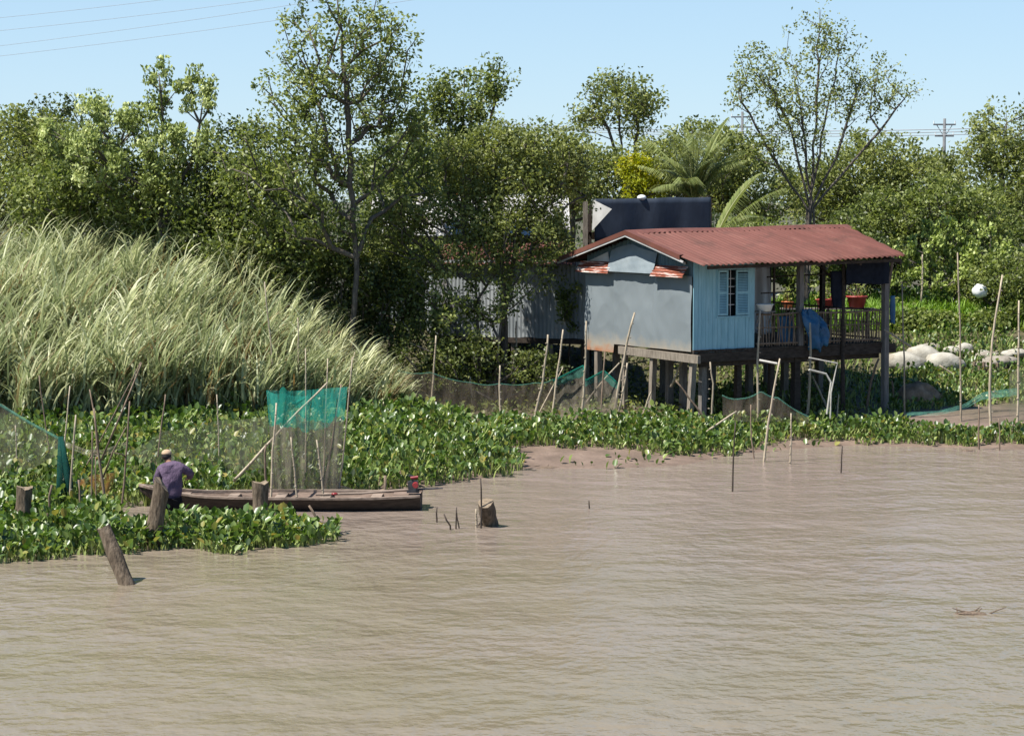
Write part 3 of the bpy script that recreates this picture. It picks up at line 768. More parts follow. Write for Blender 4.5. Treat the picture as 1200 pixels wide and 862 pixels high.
hyacinth('water_hyacinth', 'floating raft of water hyacinth around the upright wooden posts',
         [(-120, 600), (-120, 664), (40, 657), (150, 648), (200, 642), (280, 650), (340, 641), (398, 634), (392, 624), (345, 619), (290, 620), (225, 618), (200, 626), (160, 630), (120, 590), (60, 585)],
         0.0, 190, .22, .62, .155, 31)
hyacinth('water_hyacinth', 'large bed of water hyacinth between the reed grass and the boat',
         [(-150, 610), (100, 600), (150, 594), (300, 586), (400, 583), (480, 573), (560, 562), (605, 552), (612, 540), (598, 522), (560, 505), (500, 488), (440, 478), (300, 488), (150, 490), (-150, 490)],
         [0, 0, 0, 0, 0, 0, 0, 0, .1, .35, .45, .47, .6, .6, .6, .6], 100, .3, .8, .16, 32)
hyacinth('water_hyacinth', 'strip of water hyacinth along the shore in front of the stilts',
         [(595, 529), (640, 527), (700, 528), (795, 537), (858, 528), (920, 512), (985, 513), (1060, 520), (1260, 524), (1260, 506), (1110, 500), (1060, 493), (960, 490), (860, 494), (760, 496), (660, 500), (590, 497), (560, 505)],
         [.1, .15, .15, .03, .1, .2, .15, .05, .02, .3, .38, .42, .45, .45, .45, .45, .45, .45], 130, .2, .6, .15, 33)
hyacinth('creeping_plants', 'low leafy creepers over the mud below the white sacks',
         [(1040, 482), (1110, 478), (1200, 472), (1260, 470), (1260, 450), (1180, 444), (1110, 440), (1040, 446)], [.47, .47, .48, .48, .6, .6, .6, .6], 85, .12, .5, .13, 34, cat='creepers')
hyacinth('creeping_plants', 'low shrubby growth in the shade between the stilts',
         [(800, 486), (1040, 482), (1050, 450), (1000, 440), (860, 440), (800, 450)], [.47, .47, .8, .8, .8, .8], 30, .15, .6, .13, 35, cat='creepers')
hyacinth('creeping_plants', 'leafy weeds spilling down the dyke between the bright grass and the sacks',
         [(1030, 404), (1110, 402), (1260, 404), (1260, 358), (1180, 362), (1110, 366), (1030, 368)], [1.55, 1.55, 1.55, 2.1, 2.1, 2.1, 2.1], 80, .15, .65, .15, 37, cat='weeds')
hyacinth('creeping_plants', 'loose clusters of green leaves washed up on the mud',
         [(650, 545), (720, 553), (810, 540), (925, 528), (1000, 521), (990, 518), (930, 521), (800, 537), (690, 541)], 0.0, 5, .04, .16, .16, 36, cat='creepers', edge_noise=.1)

# bright grassy cover on the dyke and a leafy litter elsewhere
rng = np.random.default_rng(51)
n = 42000
x = rng.uniform(8.0, 24, n); y = rng.uniform(66.2, 77, n)
m = (y > 68.2 + .5 * vnoise(x * 1.3, y * .2, 5)) & (vnoise(x * 1.1, y * 1.4, 8) > -.7)
x, y = x[m], y[m]; n = len(x)
o = blades('ground_cover', np.stack([x, y, ground_z(x, y)], 1), rng.uniform(0, 6.28, n), np.radians(rng.uniform(40, 88, n)), rng.uniform(.25, .75, n) * np.clip(.7 + .4 * vnoise(x * 2, y * 2, 1), .3, 1.1),
           rng.uniform(.4, 1.8, n), rng.uniform(.02, .045, n), np.clip(rng.normal(.5, .2, n) + .2 * vnoise(x, y, 4), 0, 1), M['cover'], segs=3)
tag(o, 'bright green grassy cover on the dyke behind the sacks', 'ground cover', kind='stuff')
n = 9000
x = rng.uniform(-4.5, 10, n); y = rng.uniform(57.5, 68, n)
V, Fq = leaves_arrays(np.stack([x, y, ground_z(x, y) + rng.uniform(0, .45, n) ** 1.5], 1), .15, .8, .55, rng)
o = mk('undergrowth', V, Fq, M['leaf_dark'], attr=np.repeat(rng.uniform(0, 1, n), 4))
tag(o, 'dark undergrowth on the ground below the houses', 'undergrowth', kind='stuff')

# ------------------------------------------------------------------ the house on stilts (local x along the front, y to the back)
HA = R(29.6)
HO = np.array([4.95, 56.0, 0.0])
HU = np.array([math.cos(HA), math.sin(HA), 0]); HV = np.array([-math.sin(HA), math.cos(HA), 0])
def HW(u, v, z): return HO + HU * u + HV * v + np.array([0, 0, z])
house = empty('stilt_house', HO, 'small house on stilts with red corrugated roof, tin gable and turquoise plank front', 'house', rz=HA)
hr = np.random.default_rng(77)
FLOOR = 2.42
SL = math.tan(R(13.0))
def roof_z(v): return 5.63 - abs(v - 2.75) * SL

# roof sheets: real corrugation, a little sag and a crooked eave
def roof_side(vr, ve, zend):
    N, K = 336, 14
    V = []
    for j in range(K + 1):
        b = j / K
        for i in range(N + 1):
            a = i / N
            L0, L1 = -.42, 7.45 + (6.62 - 7.45) * b
            u = L0 + (L1 - L0) * a
            v = vr + (ve - vr) * b + (b > .99) * (.035 * vnoise(math.floor(a * 9) * 1.3, 2.0, 3))
            z = 5.63 + .12 * a + (4.74 + zend * a - 5.63 - .12 * a) * b
            z += .021 * math.sin(2 * math.pi * u / .185) + .028 * vnoise(u * 1.1, v * .9, 2) * b
            z -= .055 * math.exp(-((u - 3.6) / .35) ** 2) * b ** 3
            z += .008 * (math.floor(u / .82) % 2)
            V.append((u, v, z))
    V = np.array(V); w = N + 1
    i0 = (np.arange(K)[:, None] * w + np.arange(N)[None, :]).ravel()
    Fs = np.stack([i0, i0 + 1, i0 + w + 1, i0 + w], 1)
    if ve > vr: Fs = Fs[:, ::-1].copy()
    return V, Fs
V1, F1 = roof_side(2.75, -1.1, .19); V2, F2 = roof_side(2.75, 6.6, .05)
roof = mk('roof', np.concatenate([V1, V2]), np.concatenate([F1, F2 + len(V1)]), M['roof'], house, smooth=True)
sm_ = roof.modifiers.new('thick', 'SOLIDIFY'); sm_.thickness = .006
mb = MB()
def ridge_pt(a, b):
    u = -.46 + 8.0 * a
    w = (b - .5) * .62
    return (u, 2.75 + w, 5.675 + .12 * a - abs(w) * .32 + .012 * math.sin(u * 1.4) + (.012 * math.sin(2 * math.pi * u / .165) if abs(w) > .25 else 0))
mb.grid(ridge_pt, 260, 6)
mb.build('ridge_cap', M['roof'], roof, smooth=True)
mb = MB()
for ve, zz in ((-.98, .0), (6.5, 0)):
    za, zb = 5.63, 5.63 - abs(ve - 2.75) * (5.63 - 4.74) / 3.85
    sgn = -1 if ve < 2.75 else 1
    vm = 2.75 + (ve - 2.75) * .74 if ve < 2.75 else ve
    zm = za + (zb - za) * .74 if ve < 2.75 else zb
    mb.add([(-.46, 2.75, za + .035), (-.46, vm, zm + .035), (-.46, vm, zm - .10), (-.46, 2.75, za - .10),
            (-.30, 2.75, za + .045), (-.30, vm, zm + .045)], [(0, 1, 2, 3), (0, 4, 5, 1)] if sgn < 0 else [(3, 2, 1, 0), (1, 5, 4, 0)])
mb.build('verge_trim', M['roof'], roof)
mb = MB()
for ve in (-.15, 6.5):
    zb = 5.63 - abs(ve - 2.75) * (5.63 - 4.74) / 3.85
    mb.beam((-.432, 2.75, 5.63 - .125), (-.432, ve, zb - .125), .03, .05)
mb.build('verge_batten', M['white_tin'], roof)
mb = MB()
for v in (-.9, .2, 1.6, 3.9, 5.3, 6.4):
    mb.beam((-.15, v, roof_z(v) - .09), (6.55, v, roof_z(v) + .02), .06, .09)
for u in (2.04, 3.64, 5.1, 6.55):
    mb.beam((u, 2.75, 5.55), (u, -.9, 4.72), .06, .08); mb.beam((u, 2.75, 5.55), (u, 6.4, 4.70), .06, .08)
    mb.beam((u, .02, 4.86), (u, 5.45, 4.86), .07, .09)
mb.build('rafter_frame', M['dark_wood'], roof)

# floor, beams, stilts
mb = MB()
for k in range(38):
    u = -.02 + k * .181
    mb.box((u, -.1, 2.345 + hr.uniform(-.006, .006)), (u + .172, 5.55, FLOOR - hr.uniform(0, .01)))
mb.build('floor_boards', M['dark_wood'], house)
mb = MB()
mb.beam((-.02, -.04, 2.20), (7.1, -.04, 2.23), .10, .26)
mb.build('front_beam', M['dark_wood'], house)
mb = MB(); mb.beam((.30, .12, 2.0), (6.6, .12, 2.02), .12, .14); mb.beam((.3, 2.7, 2.2), (6.6, 2.7, 2.2), .12, .16); mb.beam((.3, 5.3, 2.2), (6.6, 5.3, 2.2), .12, .16)
mb.build('joist', M['dark_wood'], house)
mb = MB(); mb.beam((-.07, -.42, 2.185), (-.07, 3.6, 2.20), .10, .22)
mb.build('gable_beam', M['stilt'], house)
def stilt(u, v, zt, w, mat='stilt', lean=(0, 0)):
    p = HW(u + lean[0], v + lean[1], 0)
    zb = gz(p[0], p[1]) - .3
    mb = MB()
    n = 6
    pts = [np.array([u + lean[0] * (1 - i / n), v + lean[1] * (1 - i / n), zb + (zt - zb) * i / n]) for i in range(n + 1)]
    V = []
    for p_ in pts:
        s = w / 2 * hr.uniform(.92, 1.06)
        V += [(p_[0] + i * s, p_[1] + j * s, p_[2]) for i, j in ((-1, -1), (1, -1), (1, 1), (-1, 1))]
    Fs = [(4*k+i, 4*k+(i+1) % 4, 4*k+4+(i+1) % 4, 4*k+4+i) for k in range(n) for i in range(4)] + [(4*n, 4*n+1, 4*n+2, 4*n+3)]
    mb.add(V, Fs)
    mb.build('stilt', M[mat], house)
stilt(.04, .02, 2.09, .15, lean=(-.20, -.10)); stilt(.02, 1.95, 2.12, .15, lean=(-.05, .05)); stilt(.02, 3.45, 2.12, .13); stilt(.05, 4.95, 2.34, .17)
for u, v, w in ((.55, .30, .17), (1.75, .30, .16), (2.9, .3, .15), (3.64, .13, .2), (1.0, 1.9, .17), (1.2, 2.9, .18), (2.3, 2.7, .18), (3.9, 2.7, .18), (5.2, 2.7, .17), (6.5, 2.7, .18),
                (.9, 5.3, .17), (2.6, 5.3, .17), (4.4, 5.3, .17), (6.5, 5.3, .18)):
    stilt(u, v, 2.3, w, 'dark_wood' if v < 1 and u > 1 else 'grey_wood')
# posts that carry the roof
mb = MB(); mb.beam((3.64, -.03, 2.42), (3.64, -.03, 4.83), .17, .14); mb.build('veranda_post', M['grey_wood'], house)
pz = HW(6.62, -.1, 0); mb = MB(); mb.beam((6.66, -.16, gz(pz[0], pz[1]) - .3), (6.62, -.14, 4.92), .17, .16); mb.build('corner_post', M['grey_wood'], house)
pz = HW(5.1, -.15, 0); mb = MB(); mb.tube([(5.12, -.16, gz(pz[0], pz[1]) - .3), (5.1, -.14, 2.6), (5.1, -.14, 4.8)], [.075, .055, .05], 8); mb.build('veranda_post', M['dark_wood'], house)
for v in (2.7, 5.4):
    mb = MB(); mb.beam((6.58, v, 2.42), (6.58, v, 4.85), .13, .13); mb.build('veranda_post', M['dark_wood'], house)
mb = MB(); mb.tube([(7.0, .35, 1.95), (7.05, .3, 3.6), (7.12, .1, 4.98)], .045, 6); mb.build('prop_pole', M['twig'], house)
# gable: crumpled tin below, boards and patches above
from mathutils import noise as mnoise
def dent(v, z, s): return mnoise.noise((v / s, z / s, 1.7))
def tin_fn(a, b):
    v = 5.52 * a
    bot = 2.37 - .03 * a if v < 3.92 else 2.10
    z = bot + (4.44 + .02 * math.sin(v * 2) - bot) * b
    u = -.06 + .045 * dent(v, z, 1.1) + .022 * abs(dent(v + 9, z + 3 + .4 * v, .75)) + .009 * dent(v + 2, z * .8 + 7 - .5 * v, .33)
    if abs(v - 1.85) < .05 or abs(v - 3.9) < .05: u -= .014
    return (u, v, z)
mb = MB(); mb.grid(lambda a, b: tin_fn(1 - a, b), 150, 60); mb.build('tin_wall', M['tin_wall'], house, smooth=True)
mb = MB(); mb.box((.0, .03, 2.42), (.05, 5.5, 4.45)); mb.build('gable_wall_frame', M['dark_wood'], house)
mb = MB()
for k in range(28):
    v0 = k * .1964; v1 = v0 + .19
    z1 = min(roof_z(v0), roof_z(v1)) - .09
    mb.box((-.012 + hr.uniform(-.004, .004), v0 + .004, 4.42), (.03, v1, z1))
mb.build('gable_boards', M['teal'], house)
def patch(v0, v1, zl, zh, off):
    mb = MB()
    mb.grid(lambda a, b: (off - .17 * (1 - b) + .014 * vnoise((v1 + (v0 - v1) * a) * 4, b * 3, 7) + .008 * vnoise(a * 17, b * 9, 3), v1 + (v0 - v1) * a, zl(a) + (zh(a) - zl(a)) * b), 40, 18)
    return mb
patch(1.68, 4.08, lambda a: 4.46, lambda a: 5.05 + .22 * (1 - abs(a - .45) * 2.0) + .02 * math.sin(a * 7), -.05).build('tin_patch', M['tin'], house, smooth=True)
def corr_patch(v0, v1, z0, z1, off, tilt):
    mb = MB()
    mb.grid(lambda a, b: (off - tilt * (1 - b) + .018 * math.sin(b * (z1 - z0) / .085 * 2 * math.pi), v1 + (v0 - v1) * a, z0 + (z1 - z0) * b + .05 * (a - .5) * 0), 24, 60)
    return mb
corr_patch(3.95, 5.75, 4.40, 4.72, -.07, .22).build('rusty_patch', M['rust'], house, smooth=True)
corr_patch(.12, 1.72, 4.40, 4.70, -.08, .22).build('rusty_patch', M['rust'], house, smooth=True)
mb = MB(); mb.add([(-.06, 5.3, 4.73), (-.06, 4.2, 4.73), (-.06, 4.25, 5.02)], [(2, 1, 0)]); mb.add([(-.055, 5.3, 4.73), (-.055, 4.2, 4.73), (-.055, 4.25, 5.02)], [(0, 1, 2)])
mb.build('white_patch', M['white_tin'], house)
mb = MB(); mb.beam((-.09, .25, 4.78), (-.09, .75, 4.98), .025, .07); mb.build('white_strip', M['white_tin'], house)
# turquoise front
mb = MB()
WU0, WU1, WZ0, WZ1 = .80, 1.84, 3.32, 4.60
edges = [0.0]
while edges[-1] < 2.04 - .1: edges.append(min(edges[-1] + hr.uniform(.10, .16), 2.06))
edges[-1] = 2.06
cuts = sorted([e for e in edges if abs(e - WU0) > .03 and abs(e - WU1) > .03] + [WU0, WU1])
for a, b in zip(cuts[:-1], cuts[1:]):
    zb = 2.32 + hr.uniform(-.025, .03); zt = 5.0 - .02; y = hr.uniform(-.004, .004)
    mid = (a + b) / 2
    spans = [(zb, WZ0), (WZ1, zt)] if WU0 < mid < WU1 else [(zb, zt)]
    for s0, s1 in spans: mb.box((a + .003, -.03 + y, s0), (b - .003, .0, s1))
mb.build('plank_front', M['blue'], house)
win = MB()
win.box((WU0 - .05, -.055, WZ1), (WU1 + .05, -.02, WZ1 + .045)); win.box((WU0 - .05, -.06, WZ0 - .05), (WU1 + .05, -.02, WZ0))
win.box((WU0 - .045, -.05, WZ0), (WU0, -.02, WZ1)); win.box((WU1, -.05, WZ0), (WU1 + .045, -.02, WZ1))
wn = win.build('window', M['blue'], house)
def shutter(u0, u1, y, zt):
    s = MB()
    s.box((u0, y - .03, WZ0 + .02), (u0 + .05, y, zt)); s.box((u1 - .05, y - .03, WZ0 + .02), (u1, y, zt))
    for z in (WZ0 + .02, WZ0 + .62, zt - .06): s.box((u0 + .05, y - .028, z), (u1 - .05, y - .002, z + .06))
    so = s.build('shutter', M['blue'], wn)
    return so, u0, u1, y, zt
louvres = []
for so, u0, u1, y, zt in (shutter(WU0 - .01, 1.13, -.045, WZ1 - .01), shutter(1.40, WU1 + .01, -.045, WZ1 - .01)):
    s = MB()
    for z0, z1 in ((WZ0 + .09, WZ0 + .61), (WZ0 + .69, zt - .07)):
        z = z0
        while z < z1 - .02:
            s.add([(u0 + .05, y - .026, z), (u1 - .05, y - .026, z), (u1 - .05, y - .003, z + .034), (u0 + .05, y - .003, z + .034)], [(0, 1, 2, 3), (3, 2, 1, 0)])
            z += .045
    louvres.append(s)
for s in louvres: s.build('louvre_slats', M['blue'], wn)
s = MB()
for z in (3.62, 3.92, 4.12, 4.34): s.box((1.13, .01, z), (1.40, .025, z + .02))
s.box((1.255, .012, WZ0), (1.275, .027, WZ1))
s.build('window_bars', M['white_tin'], wn)
# room: partition, back wall, side
mb = MB(); mb.box((2.0, .02, 2.42), (2.06, 5.5, 4.86)); mb.box((.06, 5.44, 2.42), (2.0, 5.5, 4.9)); mb.build('inner_wall', M['teal'], house)
# rails of sticks
def rail(p, q, gap0, gap1, label=None):
    p, q = np.array(p, float), np.array(q, float)
    mb = MB(); L = np.linalg.norm(q - p); d = (q - p) / L
    mb.tube([p + [0, 0, .92], (p + q) / 2 + [0, 0, .90], q + [0, 0, .93]], .03, 6); mb.tube([p + [0, 0, .10], q + [0, 0, .09]], .028, 6)
    mb.tube([p + [0, 0, .55], q + [0, 0, .53]], .018, 5)
    t = .05
    while t < L - .03:
        b = p + d * t + [hr.normal() * .01, hr.normal() * .01, 0]
        mb.tube([b + [0, 0, .02], b + d * hr.normal() * .03 + [0, 0, .45], b + d * hr.normal() * .045 + [0, 0, .90 + hr.uniform(-.06, .08)]], hr.uniform(.012, .022), 5)
        t += hr.uniform(gap0, gap1)
    return mb.build('railing', M['twig'], house)
rail((2.1, -.08, 2.42), (3.55, -.08, 2.42), .07, .11); rail((3.72, -.08, 2.42), (6.52, -.08, 2.42), .07, .12); rail((6.62, .05, 2.42), (6.62, 5.4, 2.42), .10, .2)
mb = MB(); mb.box((2.08, -.28, 3.40), (2.62, .1, 3.43)); mb.beam((2.12, -.2, 3.40), (2.12, -.05, 3.1), .03, .03); mb.beam((2.56, -.2, 3.40), (2.56, -.05, 3.1), .03, .03)
mb.build('shelf', M['grey_wood'], house)
mb = MB()
mb.beam((3.7, 1.6, 4.3), (6.5, 1.7, 4.36), .04, .04); mb.beam((3.64, 2.7, 4.86), (3.64, 2.7, 2.42), .09, .09); mb.beam((4.8, 1.0, 4.86), (5.8, 1.0, 4.1), .05, .05)
mb.beam((2.6, .4, 3.9), (3.6, .4, 3.92), .035, .035); mb.beam((3.05, .4, 2.42), (3.05, .4, 4.8), .05, .05)
mb.build('brace', M['dark_wood'], house)

# --- things in and on the veranda
def cloth_sheet(name, label, cat, P0, P1, z0, z1, mat, wob=.06, freq=3.0, taper=0.0, n=24, k=18, group=None, thick=.02):
    P0, P1 = np.asarray(P0, float), np.asarray(P1, float)
    org = (P0 + P1) / 2; org[2] = z0
    d = P1 - P0; nrm = np.array([-d[1], d[0], 0]); nrm /= np.linalg.norm(nrm) + 1e-9
    mb = MB()
    def fn(a, b):
        aa = .5 + (a - .5) * (1 - taper * b)
        q = P0 + d * aa; q[2] = z1 + (z0 - z1) * b + .03 * vnoise(a * 5, 1, 4) * b
        return q + nrm * wob * (.3 + b) * (math.sin(a * freq * 6.28) * .6 + vnoise(a * 4, b * 3, 9) * .6) - org
    mb.grid(fn, n, k)
    o_ = mb.build(name, mat, None, smooth=True)
    o_.location = org
    s = o_.modifiers.new('thick', 'SOLIDIFY'); s.thickness = thick
    return tag(o_, label, cat, group)
cloth_sheet('hanging_cloth', 'pale grey cloth hanging inside the veranda behind the rail', 'cloth', HW(4.1, 3.3, 0), HW(4.9, 3.1, 0), 2.55, 4.55, M['white_cloth'], .1, 2.5, -.25)
cloth_sheet('tarp_blind', 'dark navy tarp rolled down under the eave of the end bay', 'tarp', HW(5.05, -.32, 0), HW(6.62, -.3, 0), 4.12, 4.78, M['black_cloth'], .04, 2)
cloth_sheet('hanging_trousers', 'black trousers hanging from a pole at the middle of the open bay', 'trousers', HW(4.72, -.0, 0), HW(5.25, .0, 0), 3.45, 4.5, M['black_cloth'], .05, 1, .35, thick=.09)
cloth_sheet('hanging_towel', 'small blue cloth tied to the end post of the veranda', 'cloth', HW(6.85, -.1, 0), HW(7.02, -.05, 0), 2.95, 3.75, M['tarp_blue'], .05, 1, .3, thick=.05)
cloth_sheet('blue_sheet', 'deep blue plastic sheet hung behind the stick rail near the window', 'sheet', HW(3.0, .12, 0), HW(3.55, .15, 0), 2.5, 3.25, M['tarp_blue'], .06, 1.5, thick=.03)
# blue tarp bundle over the rail
org = HW(3.95, -.12, 2.42)
mb = MB()
def bt(a, b):
    w = .36 * (1 - .45 * max(0, b - .25)) * (.75 + .5 * math.sin(min(b * 2.4, 1) * 1.57))
    u = (a - .5) * 2 * w + .30 * b - .12
    z = 1.02 - 1.08 * b - .10 * abs(a - .35) * (1 - b)
    fold = .10 * math.sin(a * 13 + b * 4) * (.4 + b) + .10 * vnoise(a * 7, b * 6, 2) + .05 * vnoise(a * 15, b * 13, 5)
    q = HU * u - HV * (.10 + .22 * math.sin(min(1, b * 1.5) * 1.57) * (1 - .5 * b) * (1 - (2*a - 1) ** 2 * .5) + fold * .6)
    return q + np.array([0, 0, z + .12 * vnoise(a * 5, b * 2, 5) + .05 * vnoise(a * 14, b * 5, 3)])
mb.grid(bt, 26, 24)
o = mb.build('blue_tarp', M['tarp_blue'], None, smooth=True); o.location = org
s = o.modifiers.new('thick', 'SOLIDIFY'); s.thickness = .05
tag(o, 'crumpled bright blue tarp slung over the veranda rail', 'tarp')
def basin(name, label, c, r, h, mat, cat):
    mb = MB(); N = 18
    prof = [(0, .0), (r * .72, 0), (r * .95, h * .9), (r * 1.06, h), (r * 1.06, h * .93), (r * 1.0, h * .9), (r * .98, h), (r * .9, h * .92), (r * .66, h * .06), (0, h * .05)]
    V = [(a * math.cos(2*math.pi*i/N), a * math.sin(2*math.pi*i/N), z) for a, z in prof for i in range(N)]
    Fs = [(k*N+i, k*N+(i+1) % N, (k+1)*N+(i+1) % N, (k+1)*N+i) for k in range(len(prof)-1) for i in range(N)]
    mb.add(V, Fs); o_ = mb.build(name, M[mat], None, smooth=True); o_.location = c
    return tag(o_, label, cat)
basin('plastic_basin', 'white plastic basin on the small shelf beside the turquoise wall', HW(2.34, -.12, 3.43), .25, .2, 'white_plastic', 'basin')

def potted_plant(label, c, r, h, kind, seed, plant=True, group='red pots beyond the veranda'):
    rng = np.random.default_rng(seed)
    root = empty('flower_pot', c, label, 'flower pot', group)
    mb = MB(); N = 18
    prof = [(0, 0), (r * .72, 0), (r * .95, h * .85), (r * 1.08, h * .86), (r * 1.08, h), (r * .96, h), (r * .93, h * .88), (0, h * .84)]
    if kind == 'box':
        mb.box((-r, -r * .7, 0), (r, r * .7, h * .88)); mb.box((-r * 1.06, -r * .77, h * .88), (r * 1.06, r * .77, h))
    else:
        V = [(a * math.cos(2*math.pi*i/N), a * math.sin(2*math.pi*i/N), z) for a, z in prof for i in range(N)]
        mb.add(V, [(k*N+i, k*N+(i+1) % N, (k+1)*N+(i+1) % N, (k+1)*N+i) for k in range(len(prof)-1) for i in range(N)])
    mb.build('pot', M['orange'] if kind == 'bowl' else M['red_pot'], root, smooth=kind != 'box')
    if plant:
        n = 90
        Cc = rng.normal(size=(n, 3)) * [r * .7, r * .7, .16] + [0, 0, h + .26]
        V, Fq = leaves_arrays(Cc, .15, .6, .4, rng)
        mk('foliage', V, Fq, M['leaf_mid'], root, attr=np.repeat(rng.uniform(.2, 1, n), 4))
        mb = MB()
        for _ in range(5): mb.tube([(0, 0, h * .8), rng.normal(size=3) * [r * .4, r * .4, .05] + [0, 0, h + .3]], .01, 4)
        mb.build('stem', M['twig'], root)
def bench_at(name, label, p, q, z, cat='bench'):
    """plank stand on legs"""
    p, q = np.asarray(p, float), np.asarray(q, float)
    root = empty(name, (*((p + q) / 2)[:2], gz(*((p + q) / 2)[:2])), label, cat)
    o0 = np.array(root.location)
    mb = MB(); mb.beam(p + [0, 0, z] - o0, q + [0, 0, z] - o0, .5, .04); mb.build('plank', M['grey_wood'], root)
    for t in (.08, .5, .92):
        c = p + (q - p) * t
        mb = MB(); mb.beam(np.array([c[0], c[1], gz(c[0], c[1]) - .2]) - o0, c + [0, 0, z - .02] - o0, .1, .1); mb.build('leg', M['dark_wood'], root)
pz = 3.05
a_ = P(915, 365, 66.5); b_ = P(1025, 365, 66.5)
a_[2] = b_[2] = 0
bench_at('plant_stand', 'plank stand with red pots beyond the end of the veranda', a_, b_, 3.0, 'plant stand')
for px, r, h, kd, pl, sd, lb in ((923, .19, .22, 'bowl', True, 1, 'orange bowl planter first on the stand, nearest the hanging pale cloth'),
                                 (966, .28, .30, 'pot', True, 2, 'round red pot with a leafy plant, between orange bowl and square box'),
                                 (981, .2, .42, 'box', False, 3, 'square red box planter without a plant beside the round leafy pot'),
                                 (1004, .33, .40, 'pot', True, 4, 'widest red pot, last on the stand by the end post')):
    c = P(px, 360, 66.5); c[2] = 3.02
    potted_plant(lb, c, r, h, kd, sd, pl)

# ------------------------------------------------------------------ houses behind
hb = empty('corrugated_house', (P(600, 300, 64)[0], 64, gz(0, 64)), 'grey corrugated tin house on stilts with a rusty roof behind the saplings', 'house')
hb0 = np.array(hb.location)
def wallpts(px0, px1, d0, d1): return P(px0, 300, d0) * [1, 1, 0], P(px1, 300, d1) * [1, 1, 0]
w0, w1 = wallpts(505, 694, 64.6, 62.6)
def corrwall(p, q, z0, z1, nrm, pitch=.13, amp=.014):
    L = np.linalg.norm(q - p); N = int(L / pitch * 6)
    mb = MB(); mb.grid(lambda a, b: p + (q - p) * a + np.array([0, 0, z0 + (z1 - z0) * b + (.04 * math.sin(a * 23) if b == 0 else 0)]) + nrm * amp * math.sin(a * L / pitch * 6.283), N, 3)
    return mb
def reb(mb, o0): mb.v = [tuple(np.array(v) - o0) for v in mb.v]; return mb
reb(corrwall(w0, w1, 2.25, 4.65, np.array([-.4, -.9, 0])), hb0).build('wall', M['corr'], hb, smooth=True)
side = w0 + np.array([-.4, 5.0, 0])
reb(corrwall(side, w0, 2.25, 4.65, np.array([-1.0, 0, 0])), hb0).build('wall', M['corr'], hb, smooth=True)
mb = MB(); rp, rq = w0 + [.1, -.22, 4.50], w1 + [-.5, -.22, 4.56]
mb.grid(lambda a, b: rp + (rq - rp) * a + np.array([0, 3.2 * b, (.62 * b) + .022 * math.sin(a * 38 * 6.283) + .07 * vnoise(a * 8, b * 3, 2)]), 230, 8)
reb(mb, hb0).build('roof', M['rust_roof'], hb, smooth=True)
mb = MB(); mb.beam(w0 + [0, .05, 2.18], w1 + [0, .05, 2.18], .12, .16); mb.grid(lambda a, b: w0 + (w1 - w0) * a + np.array([0, .1 + 5 * b, 2.2]), 2, 2)
reb(mb, hb0).build('floor', M['dark_wood'], hb)
for t in (.02, .3, .52, .75, .97):
    for dy in (.15, 3.0):
        c = w0 + (w1 - w0) * t + np.array([0, dy, 0])
        mb = MB(); mb.beam((c[0], c[1], gz(c[0], c[1]) - .2), (c[0], c[1], 2.15), .15, .15)
        reb(mb, hb0).build('stilt', M['stilt'], hb)
hw = empty('white_roof_house', (P(540, 250, 71)[0], 71, gz(-1.5, 71)), 'house with a pale tin roof half hidden behind the trees', 'house')
hw0 = np.array(hw.location)
q0, q1 = P(432, 250, 69.5) * [1, 1, 0], P(668, 250, 71) * [1, 1, 0]
mb = MB(); mb.grid(lambda a, b: q0 + (q1 - q0) * a + np.array([0, -.6 + 3.0 * b, 5.35 + 1.35 * b + .02 * math.sin(a * 40 * 6.283) + .05 * vnoise(a * 9, b * 3, 6)]), 240, 8)
reb(mb, hw0).build('roof', M['pale_roof'], hw, smooth=True)
for s0, s1 in ((.19, .24), (.33, .43)):
    mb = MB(); mb.grid(lambda a, b: q0 + (q1 - q0) * (s0 + (s1 - s0) * a) + np.array([0, 2.3 + .5 * b, 6.72 + .10 * (1 - abs(2*b - 1)) + .02 * math.sin(a * 60)]), 60, 4)
    reb(mb, hw0).build('ridge_cap', M['orange'], hw)
reb(corrwall(q0, q1, 2.0, 5.4, np.array([0, -1.0, 0])), hw0).build('wall', M['corr'], hw, smooth=True)

sh0 = P(764, 260, 66); sh0[2] = gz(sh0[0], 66)
sh = empty('rear_shed', sh0, 'shed with a high dark navy screen rising behind the red roof', 'shed')
a_, b_ = P(697, 250, 65.5), P(833, 250, 66.5)
mb = MB()
def scr(a, b):
    q = a_ + (b_ - a_) * a
    zt = P(0, 233 - 2 * a, q[1])[2]; zb = P(0, 272, q[1])[2] - .3
    return np.array([q[0], q[1] + .03 * vnoise(a * 9, b * 2, 3) + .02 * math.sin(a * 20), zb + (zt - zb) * b + (.03 * vnoise(a * 7, 1, 2) if b == 1 else 0)])
mb.grid(scr, 60, 8)
so = reb(mb, sh0).build('navy_screen', M['navy'], sh, smooth=True); s = so.modifiers.new('thick', 'SOLIDIFY'); s.thickness = .02
mb = MB(); pts = [P(695, 234, 65.35), P(717, 245, 64.75), P(694, 270, 65.3)]
pts = pts + [p + np.array([0, .015, 0]) for p in pts]
mb.add(pts, [(0, 2, 1), (3, 4, 5), (0, 1, 4, 3), (1, 2, 5, 4), (2, 0, 3, 5)])
reb(mb, sh0).build('white_panel', M['white_tin'], sh)
for px, d, top, w in ((686, 65.4, 236, .15), (692, 66.2, 240, .08), (832, 66.7, 232, .1), (768, 66.3, 236, .1), (690, 69, 250, .12), (832, 69.5, 250, .12)):
    p = P(px, top, d)
    mb = MB(); mb.beam((p[0], d, gz(p[0], d) - .2), p, w, w); reb(mb, sh0).build('post', M['stilt'] if px < 690 else M['dark_wood'], sh)
